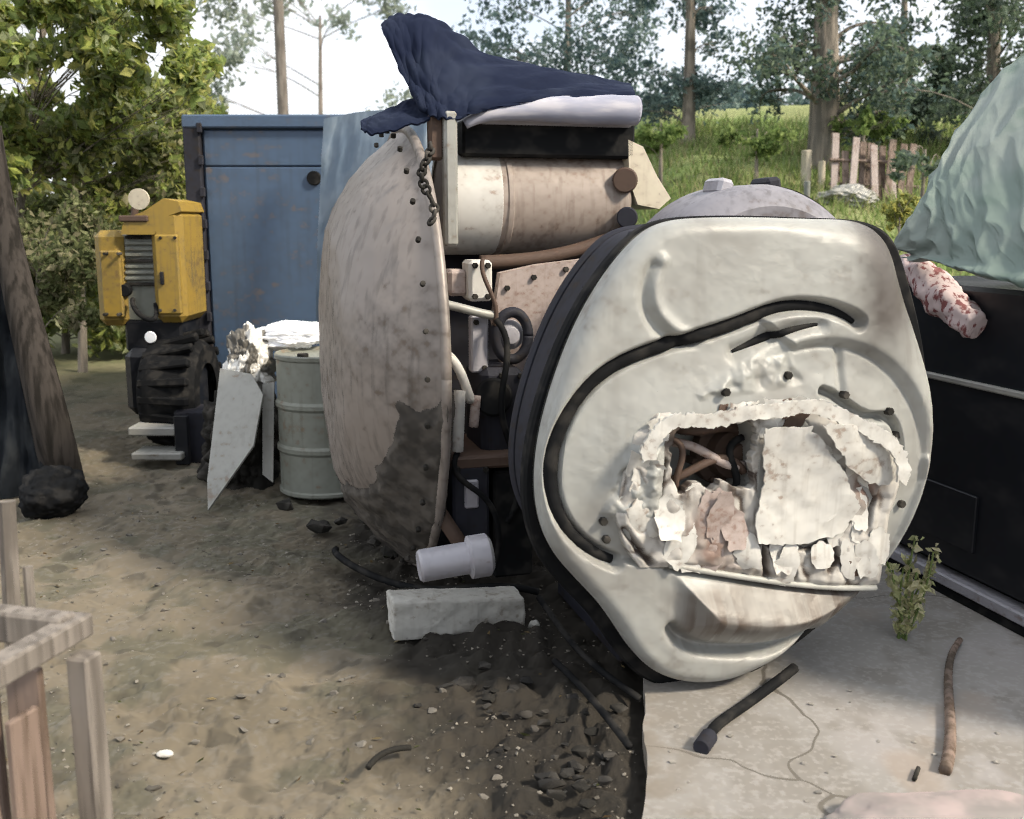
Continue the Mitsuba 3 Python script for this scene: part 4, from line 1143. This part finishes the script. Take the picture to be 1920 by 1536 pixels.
plate_px([(412, 690, 6.35), (470, 700, 6.3), (498, 745, 6.28), (470, 832, 6.05), (392, 958, 5.95), (388, 900, 6.02)], 'sheet_metal', 'grey_sheet',
         'pale triangular sheet of steel leaning left of the oil drum', 'metal sheet', 0.02)
plate_px([(492, 720, 6.4), (514, 716, 6.4), (512, 905, 6.3), (492, 890, 6.3)], 'steel_strip', 'grey_sheet', 'narrow upright steel strip beside the oil drum', 'metal strip', 0.02)


solo('plastic_sheet', crumple(at(545, 628, 6.75), (0.24, 0.20, 0.085), 3), 'white_plastic', 'bright white crumpled plastic sheeting on top of the oil drum', 'plastic sheet', 25)
solo('rag_heap', crumple(at(468, 690, 6.6), (0.13, 0.2, 0.24), 9, 0.8), 'mottled_plastic', 'heap of mottled black and white plastic scraps left of the oil drum', 'rubbish', 25)
solo('rubbish_pile', crumple(at(455, 840, 6.75), (0.24, 0.3, 0.40), 19, 0.8), 'dark_scrap', 'dark pile of scrap behind the leaning sheet', 'rubbish', 25)

# dark scrap between drum and crusher foot
rs = np.random.default_rng(77)
for i in range(26):
    px, py = rs.uniform(520, 760), rs.uniform(950, 1070)
    if py > 985 + (px - 520) * 0.35:
        continue
    g = onz(px, py)
    s = rs.uniform(0.04, 0.10)
    solo('scrap_lump', chip((g[0], g[1], s * 0.3), (s, s * rs.uniform(0.6, 1), s * 0.6), i, 18), 'dark_scrap', 'dark lump of scrap on the oily ground below the flywheel cover', 'scrap', 30,
         group='scrap lumps below the flywheel cover')
for i in range(24):
    t = rs.random()
    px, py = 850 + 330 * t + rs.uniform(-130, 90), 1190 + 230 * t + rs.uniform(-60, 130)
    if px > 1175:
        continue
    g = onz(px, py)
    s = rs.uniform(0.014, 0.042)
    solo('scrap_lump', chip((g[0], g[1], s * 0.2), (s, s * rs.uniform(0.5, 1), s * 0.5), 40 + i, 18), 'dark_scrap',
         'broken lump on the dark ground left of the round casing', 'rubble', 30, group='lumps of rubble beside the round casing')
for i in range(28):
    t = rs.random()
    px, py = 880 + 270 * t + rs.uniform(-130, 60), 1210 + 280 * t + rs.uniform(-60, 100)
    if px > 1190 or px > slab_edge(onz(px, py)[1]) / 1.0 * 1e9:
        continue
    g = onz(px, py)
    s = 0.018 + 0.045 * rs.random() ** 2
    solo('clod', chip((g[0], g[1], 0.0), (s, s * rs.uniform(0.5, 0.9), s * 0.55), 140 + i, 16), 'dark_soil', 'flat black clod of oily earth on the ground left of the round casing', 'clod', 30, group='oily clods beside the round casing')
# grit and litter on the dirt
rs2 = np.random.default_rng(55)
NG = 17000
gy_ = 1.55 + 5.2 * rs2.random(NG) ** 1.5
gx_ = rs2.uniform(-1, 1, NG) * (0.25 + 0.53 * gy_)
keep = gx_ < slab_edge(gy_) - 0.02
gx_, gy_ = gx_[keep], gy_[keep]
dens = meshkit.fbm(np.c_[gx_ * 1.7, gy_ * 1.7, gx_ * 0], 3, 56)
keep = rs2.random(len(gx_)) < sstep(0.35, 0.6, dens) * 0.9 + 0.1
gx_, gy_ = gx_[keep], gy_[keep]
NG = len(gx_)
tmpl = [chip((0, 0, 0), (1, 1, 0.6), 900 + k_, 9) for k_ in range(6)]
vs_, fs_, cs2, off = [], [], [], 0
gzz = ground_z(gx_, gy_)
for k_ in range(NG):
    t_ = tmpl[k_ % 6]
    a_ = rs2.uniform(0, 6.28)
    sc_ = 0.0028 + 0.010 * rs2.random() ** 3
    R2 = np.array([[math.cos(a_), -math.sin(a_), 0], [math.sin(a_), math.cos(a_), 0], [0, 0, 1]])
    vs_.append(t_.vertices @ R2.T * sc_ + V3(gx_[k_], gy_[k_], gzz[k_] + sc_ * 0.2))
    fs_.append(t_.faces + off)
    off += len(t_.vertices)
    cs2.append(np.tile(V3(0.15, 0.137, 0.117) * rs2.uniform(0.45, 1.5), (len(t_.vertices), 1)))
key = uniq('gravel')
scene['vertex_paint'] = {'type': 'principled', 'base_color': {'type': 'mesh_attribute', 'name': 'vertex_color'}, 'roughness': 0.9, 'specular': 0.2}
scene[key] = ply(trimesh.Trimesh(np.vstack(vs_), np.vstack(fs_), process=False), 'vertex_paint', smooth=False, color=np.vstack(cs2))
labels[key] = {'label': 'scattered grit and tiny gravel on the dirt', 'category': 'gravel', 'kind': 'stuff'}
nl = 420
ly_ = 1.7 + 6 * rs2.random(nl) ** 1.4
lx_ = rs2.uniform(-1, 1, nl) * (0.25 + 0.53 * ly_)
kk = lx_ < slab_edge(ly_)
lx_, ly_ = lx_[kk], ly_[kk]
lm, k = leaf_cards(np.c_[lx_, ly_, ground_z(lx_, ly_) + 0.012], 0.035, rs2, [(0.20, 0.15, 0.08), (0.13, 0.09, 0.05), (0.26, 0.21, 0.12), (0.10, 0.11, 0.05)], 0.0)
cen = lm.vertices.reshape(-1, 4, 3).mean(1, keepdims=True)
vv_ = lm.vertices.reshape(-1, 4, 3)
lm.vertices = (cen + (vv_ - cen) * V3(1, 1, 0.35)).reshape(-1, 3)
key = uniq('leaf_litter')
scene[key] = ply(lm, 'leaf', smooth=False, color=k)
labels[key] = {'label': 'dry fallen leaves scattered over the dirt', 'category': 'leaf litter', 'kind': 'stuff'}
# bent rods and cable in the dark ground
for k, pts in enumerate(([(1010, 1120, 0.10), (1060, 1190, 0.06), (1130, 1260, 0.05), (1200, 1310, 0.02)], [(1040, 1240, 0.03), (1100, 1300, 0.05), (1180, 1400, 0.04)],
                         [(630, 1030, 0.03), (700, 1080, 0.05), (800, 1105, 0.04), (930, 1100, 0.10), (1010, 1110, 0.08)])):
    pth = spline([onz(x, y, z) for x, y, z in pts], 30)
    solo('cable', tube(pth, 0.017 if k == 2 else 0.013, 8), 'black_rubber', ('black cable running down beside the round casing', 'short black cable half buried in the oily dirt', 'black hose lying along the foot of the crusher')[k], 'cable', True)
solo('bent_bar', tube(spline([onz(690, 1440, 0.02), onz(715, 1415, 0.03), onz(770, 1402, 0.02)], 12), 0.010, 8), 'dark_scrap', 'small bent dark bar lying on the dirt in the foreground', 'scrap', True)

# loose stones on the dirt
rs = np.random.default_rng(9)
for i in range(70):
    px, py = rs.uniform(190, 1000), rs.uniform(930, 1530)
    if px > 560 + (py - 900) * 0.75:
        continue
    g = onz(px, py)
    z = float(ground_z(np.array([g[0]]), np.array([g[1]]))[0])
    s = rs.uniform(0.008, 0.024)
    solo('stone', chip((g[0], g[1], z + s * 0.15), (s * 1.2, s, s * 0.7), i), 'dull_stone', 'small loose stone lying on the dirt', 'stone', 40, group='loose stones on the dirt')
g = onz(310, 1420)
solo('white_stone', blob((g[0], g[1], 0.012), (0.028, 0.016, 0.012), 0.2, 1.6, 3, 3), 'bright_paint', 'small bright white chip on the dirt near the wooden crate', 'stone', 40)

# ---------------------------------------------------------------- yellow loader
ly = thing('yellow_loader', 'yellow loader with a black wheel seen from behind, left of the blue container', 'loader')
DL = 7.5
LB = lambda x0, y0, x1, y1, D, dep, bev=0.02: (lambda a, b: box(((a[0] + b[0]) / 2, D + dep / 2, (a[2] + b[2]) / 2), (abs(b[0] - a[0]), dep, abs(b[2] - a[2])), bev))(at(x0, y1, D), at(x1, y0, D))
add(ly + '__side_plate', LB(184, 432, 226, 612, DL, 0.7, 0.05), 'yellow_paint', 30)
add(ly + '__side_plate', LB(290, 392, 338, 606, DL - 0.05, 0.55, 0.05), 'yellow_paint', 30)
add(ly + '__door', LB(297, 440, 332, 590, DL - 0.075, 0.05, 0.015), 'yellow_paint', 30)
add(ly + '__door', LB(194, 470, 224, 596, DL - 0.025, 0.05, 0.012), 'yellow_paint', 30)
add(ly + '__door__handle', LB(300, 510, 305, 534, DL - 0.10, 0.03, 0.004), 'black_paint', 30)
add(ly + '__hood', prism([tuple(at(x, y, DL - 0.05)[[0, 2]]) for x, y in ((226, 440), (232, 412), (270, 396), (306, 372), (334, 378), (340, 396), (296, 412), (290, 440))], lambda x, z: (x, DL - 0.05, z), V3(0, 1, 0), 0.55), 'yellow_paint', 30)
add(ly + '__radiator_panel', LB(226, 436, 292, 604, DL + 0.06, 0.6), 'drum_paint', 30)
for k in range(9):
    add(ly + '__radiator_panel__slat', LB(234, 442 + k * 11, 292, 448 + k * 11, DL + 0.03, 0.05, 0.004), 'drum_paint' if k % 4 else 'dark_scrap', 30)
c = at(232, 545, DL - 0.02)
add(ly + '__filler_port', cyl(c + V3(0, 0.06, 0), c, 0.045), 'black_rubber', 30)
add(ly + '__hose', tube(spline([at(250, 560, DL), at(262, 590, DL - 0.08), at(280, 600, DL - 0.1), at(292, 570, DL)], 20), 0.018, 8), 'black_rubber', True)
add(ly + '__exhaust_pipe', tube(spline([at(252, 430, DL + 0.3), at(252, 404, DL + 0.3), at(256, 380, DL + 0.3), at(262, 366, DL + 0.28)], 16), 0.028, 10), 'rusty_iron', True)
add(ly + '__warning_bar', LB(222, 404, 276, 416, DL - 0.07, 0.05, 0.008), 'rusty_iron', 30)
add(ly + '__work_lamp', lathe(at(266, 372, DL + 0.0), (0, -1, -0.1), [(0, 0), (0, 0.05), (0.05, 0.075), (0.07, 0.075), (0.072, 0)], 24), 'cream_paint', 35)
add(ly + '__frame', LB(236, 600, 340, 660, DL + 0.05, 0.6, 0.02), 'black_paint', 30)
for q_ in ((301, 446), (328, 446), (301, 582), (328, 582), (196, 476), (222, 476), (196, 590), (222, 590)):
    cc_ = at(q_[0], q_[1], DL - 0.075)
    add(ly + '__bolt', cyl(cc_ + V3(0, 0.05, 0), cc_ - V3(0, 0.012, 0), 0.012, n=6), 'dark_scrap', 30)
wc = at(296, 745, DL - 0.15)
rw = 0.41
add(ly + '__tyre', lathe(wc + V3(-0.12, 0.25, 0), (1, 0, 0), [(0, 0.22), (0.0, rw * 0.86), (0.05, rw * 0.97), (0.10, rw), (0.32, rw), (0.37, rw * 0.97), (0.42, rw * 0.86), (0.42, 0.22)], 48), 'black_rubber', 35)
for k in range(20):
    aa = 2 * math.pi * k / 20
    c = wc + V3(0.09, 0.25 + math.cos(aa) * rw, math.sin(aa) * rw)
    add(ly + '__tyre__tread_lug', box(c, (0.40, 0.055, 0.06), 0.01, rotm([1, 0, 0], math.degrees(aa)) @ rotm([0, 0, 1], 14)), 'black_rubber', 30)
add(ly + '__counterweight', LB(236, 655, 360, 780, DL - 0.1, 0.4, 0.06), 'black_paint', 30)
add(ly + '__lamp', lathe(at(284, 632, DL - 0.02), (0, -1, 0), [(0, 0), (0, 0.035), (0.02, 0.045), (0.03, 0.04), (0.034, 0)], 24), 'lamp_glass', 35)
add(ly + '__tail_plate', LB(328, 664, 352, 694, DL - 0.13, 0.02, 0.006), 'grey_sheet', 30)
add(ly + '__step', LB(240, 802, 330, 818, DL - 0.45, 0.25, 0.01), 'grey_sheet', 30)
add(ly + '__step', LB(246, 850, 340, 864, DL - 0.55, 0.25, 0.01), 'grey_sheet', 30)
add(ly + '__step_rail', LB(330, 780, 350, 872, DL - 0.48, 0.05, 0.006), 'black_paint', 30)
add(ly + '__skirt', LB(330, 770, 385, 872, DL - 0.35, 0.3, 0.02), 'dark_casing', 30)

# ---------------------------------------------------------------- left edge: crate, timbers, black tarp
ck = thing('wooden_crate', 'weathered open wooden crate at the bottom left corner', 'crate')
zt = 0.86
c1, c0 = onz(142, 1160, zt), onz(-30, 1256, zt)
dv = (c1 - c0) / np.linalg.norm(c1 - c0)
nx = np.cross(dv, V3(0, 0, 1))               # outward, to the right
c0 = c1 - dv * 1.25
mid = (c0 + c1) / 2
rotc = np.eye(4)
rotc[:3, 0], rotc[:3, 1], rotc[:3, 2] = dv, -nx, V3(0, 0, 1)


def cbox(s, out, z, size, bev=0.006, tilt=0.0):
    return box(c1 + dv * s + nx * out + V3(0, 0, z - zt), size, bev, rotc @ rotm([0, 1, 0], tilt))


add(ck + '__top_rail', cbox(-0.60, -0.02, zt - 0.03, (1.30, 0.055, 0.052)), 'grey_wood', 30)
add(ck + '__post', cbox(0.0, 0.012, zt / 2 - 0.05, (0.055, 0.055, zt - 0.06)), 'grey_wood', 30)
add(ck + '__post', cbox(-1.2, 0.012, zt / 2 - 0.05, (0.055, 0.055, zt - 0.06)), 'grey_wood', 30)
rs = np.random.default_rng(3)
for i in range(9):
    s = -0.10 - i * 0.118
    add(ck + '__slat', cbox(s, -0.075 - 0.02 * rs.random(), 0.40 + rs.uniform(-0.03, 0.0), (0.088, 0.020, 0.74 - 0.18 * rs.random()), 0.004, rs.uniform(-7, 7)), 'brown_wood', 30)
add(ck + '__bottom_rail', cbox(-0.60, -0.03, 0.09, (1.25, 0.05, 0.09)), 'grey_wood', 30)
add(ck + '__end_rail', box(c1 + nx * -0.42 + V3(0, 0, -0.03), (0.055, 0.80, 0.07), 0.006, rotc), 'grey_wood', 30)
for i in range(6):
    add(ck + '__end_slat', box(c1 + nx * (-0.12 - i * 0.12) + V3(0, 0, -0.48) + dv * -0.03, (0.02, 0.09, 0.74), 0.004, rotc), 'brown_wood', 30)
for i, (x, y, x2, y2) in enumerate(((12, 940, 6, 1225), (52, 1062, 50, 1190))):
    solo('timber_stake', tube(np.linspace(at(x2, y2, 2.35) * V3(1, 1, 0) - V3(0, 0, 0.05), at(x, y, 2.45), 10), (0.022, 0.013)[i], 8), 'grey_wood', ('pale upright stake at the left edge behind the crate', 'thin pale stick standing behind the crate rail')[i], 'stake', 40)
# leaning dark beam and tarp
lb = tube(spline([at(-20, 235, 6.5), at(38, 560, 6.35), at(96, 800, 6.25), onz(126, 938, -0.08)], 22), np.linspace(0.070, 0.135, 22), 13, 0.85)
solo('leaning_trunk', lb, 'dark_wood', 'dark weathered trunk leaning in from the left edge beside the black tarp', 'trunk', 40)
tl = [at(-110, 400, 6.9), at(-40, 408, 6.75), at(10, 432, 6.6), at(46, 560, 6.45)]
tl2 = [onz(-110, 925, 0.0), onz(-20, 928, 0.0), onz(60, 930, 0.0), onz(108, 930, 0.0)]
q1, q2 = spline(tl, 40), spline(tl2, 40)


def btarp(u, v):
    i = u * 39
    a0 = np.stack([np.interp(i, np.arange(40), q1[:, k]) for k in range(3)], 1)
    b0 = np.stack([np.interp(i, np.arange(40), q2[:, k]) for k in range(3)], 1)
    p = a0 * (1 - v[:, None]) + b0 * v[:, None]
    p[:, 1] -= 0.22 * (meshkit.fbm(np.c_[u * 7 + v, v * 3, u * 0], 3, 61) - 0.5) + 0.025 * np.sin(u * 17 + 3 * v)
    p[:, 0] += 0.05 * (meshkit.fbm(np.c_[u * 5, v * 5, u * 0 + 2], 3, 62) - 0.5)
    return p


bk = thing('black_tarp', 'black tarp hanging in folds from posts at the left edge', 'tarpaulin')
add(bk + '__sheet', grid(btarp, 80, 80, 0.006), 'black_canvas', 60)
for px_ in (-100, 4):
    pt_ = at(px_, 405 if px_ < 0 else 430, 6.85)
    add(bk + '__post', cyl(pt_ * V3(1, 1, 0) + V3(0, 0.06, -0.1), pt_ + V3(0, 0.06, 0.02), 0.045), 'grey_wood', 35)
solo('rubbish_sack', crumple(onz(100, 925, 0.12), (0.17, 0.18, 0.15), 27, 0.35, 4), 'black_rubber', 'dark crumpled sack at the foot of the leaning trunk', 'sack', 30)

# ---------------------------------------------------------------- right: black trailer, green tarp
tr = thing('black_trailer', 'long black steel trailer body with a pale bottom rail at the right edge', 'trailer')
t0 = onz(1714, 1076, 0.03)
tdir = (onz(1920, 1184, 0.03) - t0)
tdir[2] = 0
tdir /= np.linalg.norm(tdir)
tn = np.cross(tdir, V3(0, 0, 1))
tn = tn if tn @ (CAM - t0) > 0 else -tn
rt = np.eye(4)
rt[:3, 0], rt[:3, 1], rt[:3, 2] = tdir, -tn, V3(0, 0, 1)
Lt = 2.0
th_ = lambda px, py: (lambda r: (CAM + r * (((t0 - CAM) @ tn) / (r @ tn)))[2])(ray(px, py))
ztop, zlip = th_(1850, 540), th_(1860, 728)
tb_ = lambda s0, s1, z0, z1, out, dep, bev=0.008: box(t0 + tdir * (s0 + s1) / 2 + tn * (out - dep / 2) + V3(0, 0, (z0 + z1) / 2 - t0[2]), (s1 - s0, dep, z1 - z0), bev, rt)
add(tr + '__side_wall', tb_(-0.6, Lt, 0.14, ztop, 0.0, 1.9, 0.02), 'black_paint', 30)
add(tr + '__bottom_rail', tb_(-0.62, Lt, 0.062, 0.115, 0.035, 0.10), 'lavender_steel', 30)
add(tr + '__contact_shade', tb_(-0.6, Lt, 0.0, 0.058, 0.02, 0.3), 'black_rubber', 30)  # black strip in place of the contact shadow below the rail
add(tr + '__lip', tb_(-0.6, Lt, zlip - 0.014, zlip + 0.014, 0.025, 0.03), 'grey_sheet', 30)
add(tr + '__end_post', tb_(-0.60, -0.50, 0.14, ztop, 0.03, 0.04), 'black_paint', 30)
for s in (0.95, 1.75):
    add(tr + '__stake_pocket', tb_(s, s + 0.08, 0.14, zlip - 0.03, 0.03, 0.05), 'black_paint', 30)
add(tr + '__hatch', tb_(-0.05, 0.40, 0.26, 0.52, 0.014, 0.02), 'black_paint', 30)

# green tarp over the trailer's load
tz = lambda px, py, out: (lambda r: CAM + r * (((t0 + tn * out - CAM) @ tn) / (r @ tn)))(ray(px, py))
lo = [tz(1716, 486, 0.12), tz(1790, 500, 0.12), tz(1860, 520, 0.13), tz(1960, 548, 0.12), tz(2060, 582, 0.12)]
up = [tz(1722, 425, 0.08), tz(1745, 350, 0.0), tz(1810, 225, -0.3), tz(1930, 90, -0.7), tz(2060, 10, -0.9)]
ls, us = spline(lo, 80), spline(up, 80)


def gtarp(u, v):
    i = u * 79
    a0 = np.stack([np.interp(i, np.arange(80), us[:, k]) for k in range(3)], 1)
    b0 = np.stack([np.interp(i, np.arange(80), ls[:, k]) for k in range(3)], 1)
    p = a0 * (1 - v[:, None]) + b0 * v[:, None]
    bul = 0.10 * np.sin(np.pi * np.clip(v, 0, 1)) + 0.10 * (meshkit.fbm(np.c_[u * 3 + v * 2, v * 2 - u, u * 0], 2, 71) - 0.5) + (0.002 + 0.004 * v) * np.sin(6.28 * (u * 8 + 0.8 * np.sin(v * 2.6) + 1.2 * meshkit.noise(np.c_[u * 4, v * 2, u * 0], 74))) + 0.10 * (0.25 - np.abs(meshkit.noise(np.c_[u * 7 + v * 6, v * 3 - u * 4, u * 0], 72) - 0.5)) + 0.022 * (0.25 - np.abs(meshkit.noise(np.c_[u * 17 - v * 6, v * 7 + u * 9, u * 0], 75) - 0.5))
    hem = 0.05 * np.exp(-((v - 0.97) / 0.03) ** 2)
    p += tn[None] * (bul + hem)[:, None]
    p[:, 2] += 0.03 * (meshkit.fbm(np.c_[u * 14, v * 2, u * 0], 3, 73) - 0.5)
    return p


gt = grid(gtarp, 170, 130)
# the far side of the tarp falls behind the load, so that it is a cover and not a card
back = grid(lambda u, v: (lambda p: p - tn[None] * (v * 1.3)[:, None] - V3(0, 0, 1)[None] * (v ** 2 * 0.9)[:, None])(np.stack([np.interp(u * 79, np.arange(80), us[:, k]) for k in range(3)], 1) + tn[None] * (0.0)), 170, 30)
solo('green_tarp', cat(gt, back), 'green_tarp', 'pale green canvas tarp covering the load of the black trailer', 'tarpaulin', True)
pcl = spline([tz(1700, 492, 0.03), tz(1742, 528, 0.05), tz(1785, 572, 0.06), tz(1832, 612, 0.05)], 60)
pm = tube(pcl, np.r_[np.linspace(0.05, 0.10, 30), np.linspace(0.10, 0.06, 30)], 28, 0.8)
pm.vertices = pm.vertices + pm.vertex_normals * (0.05 * (np.abs(meshkit.fbm(pm.vertices * 9, 3, 34) - 0.5) * 2 - 0.2) + 0.014 * (np.abs(meshkit.noise(pm.vertices * V3(40, 40, 22), 35) - 0.5)))[:, None]
solo('pink_cloth', pm, 'pink_cloth', 'crumpled pink and white cloth hanging out under the green tarp', 'cloth', 60)

# weed by the casing, stick, stones on the slab
wk = thing('weed', 'pale yellow green weed growing at the right foot of the round casing', 'plant')
wb = onz(1690, 1205)
rw_ = np.random.default_rng(8)
stems, pts = [], []
for k in range(9):
    tip = wb + V3(rw_.uniform(-0.10, 0.10), rw_.uniform(-0.06, 0.06), rw_.uniform(0.22, 0.46))
    pth = spline([wb + V3(rw_.uniform(-0.02, 0.02), rw_.uniform(-0.02, 0.02), 0), (wb + tip) / 2 + rw_.normal(size=3) * 0.015, tip], 12)
    stems.append(tube(pth, 0.004, 5))
    pts += [pth[j] + rw_.normal(size=3) * 0.012 for j in range(2, 12) for _ in range(4)]
add(wk + '__stem', cat(*stems), 'grass_soil', True)
lm, k = leaf_cards(np.array(pts), 0.045, rw_, [(0.58, 0.58, 0.34), (0.48, 0.50, 0.26), (0.66, 0.62, 0.42)])
scene[wk + '__leaves'] = ply(lm, 'leaf', smooth=False, color=k)
solo('stick', tube(spline([onz(1800, 1200, 0.03), onz(1778, 1270, 0.035), onz(1782, 1360, 0.03), onz(1772, 1445, 0.03)], 20), np.linspace(0.012, 0.02, 20), 8), 'brown_wood',
     'dark brown stick lying on the concrete slab', 'stick', True)
solo('twig', tube(spline([onz(1714, 1455, 0.022), onz(1722, 1435, 0.024)], 5) if False else np.linspace(onz(1714, 1462, 0.024), onz(1722, 1440, 0.024), 5), 0.007, 6), 'dark_scrap', 'tiny dark twig beside the stick on the slab', 'twig', True)
g = onz(1790, 1560)
solo('broken_block', blob((g[0], g[1], 0.03), (0.34, 0.13, 0.07), 0.28, 1.5, 6, 4), 'pink_stone', 'flat pinkish broken block at the bottom right corner', 'stone', 45)
rs = np.random.default_rng(19)
for i in range(26):
    px, py = rs.uniform(1230, 1900), rs.uniform(1300, 1530)
    g = onz(px, py)
    s = rs.uniform(0.005, 0.013)
    solo('pebble', chip((g[0], g[1], 0.016 + s * 0.2), (s * 1.2, s, s * 0.7), i), 'stone', 'small grey pebble on the pale slab', 'stone', 40, group='pebbles on the concrete slab')

# posts and brush on the bank
for x0, x1, y0, y1, D, lab, mt_ in ((1502, 1522, 282, 345, 16.6, 'short white post on the bank, left one of two', 'cream_paint'), (1534, 1548, 302, 345, 16.5, 'white stump of a post right of the taller white post', 'cream_paint'),
                                   (1508, 1520, 340, 398, 10.4, 'pale green post close behind the round casing', 'drum_paint')):
    a0, a1 = at((x0 + x1) / 2, y1, D), at((x0 + x1) / 2, y0, D)
    w = (x1 - x0) / FPX * D / 2
    solo('post', cyl(V3(a0[0], a0[1], float(bank_z(a0[0:1], a0[1:2])[0]) - 0.3), a1, w, w * 0.92, 16), mt_, lab, 'post', 35)
solo('scrap_heap', blob(at(1590, 372, 15.6), (0.42, 0.4, 0.20), 0.5, 2.2, 82, 5), 'grey_sheet', 'grey heap of scrap sheet behind the round casing', 'heap', 30)
pk = thing('plank_stack', 'loose stack of brown planks leaning on the bank behind the round casing', 'planks')
rs = np.random.default_rng(31)
for i in range(12):
    x = 1560 + i * 13 + rs.uniform(-3, 3)
    y0, y1 = 262 + rs.uniform(-14, 22), 372 + rs.uniform(-8, 10)
    D = 16.0 + rs.uniform(-0.15, 0.15)
    pa, pb = at(x, y1, D), at(x + rs.uniform(-14, 14), y0, D + 0.25)
    m_ = box((0, 0, 0), (0.105, 0.035, float(np.linalg.norm(pb - pa))), 0.004)
    fa, fb, fd = frame_to(pb - pa)
    M_ = np.eye(4)
    M_[:3, 0], M_[:3, 1], M_[:3, 2], M_[:3, 3] = fa, fb, fd, (pa + pb) / 2
    m_.apply_transform(M_)
    add(pk + '__plank', m_, 'brown_wood' if i % 3 else 'pinkish_iron', 30)
for y in (300, 345):
    pa, pb = at(1555, y, 16.1), at(1722, y + 6, 16.1)
    add(pk + '__batten', tube(np.linspace(pa, pb, 4), 0.03, 6), 'brown_wood', 30)
cl = [clump(1684 + dx_, 395 + dy_, 22, 20, 9.0 + 0.1 * k_) for k_, (dx_, dy_) in enumerate(((0, 0), (14, -16), (-12, 12), (10, 22)))]
tree('yellow_bush', 'small yellow green bush behind the top right of the round casing', V3(at(1690, 470, 9.0)[0], 9.0, 0.0), at(1688, 385, 9.0), 0.015, cl, 0.06, 1100, [(0.42, 0.40, 0.12), (0.34, 0.36, 0.13), (0.25, 0.28, 0.10)], 71, 'bush')
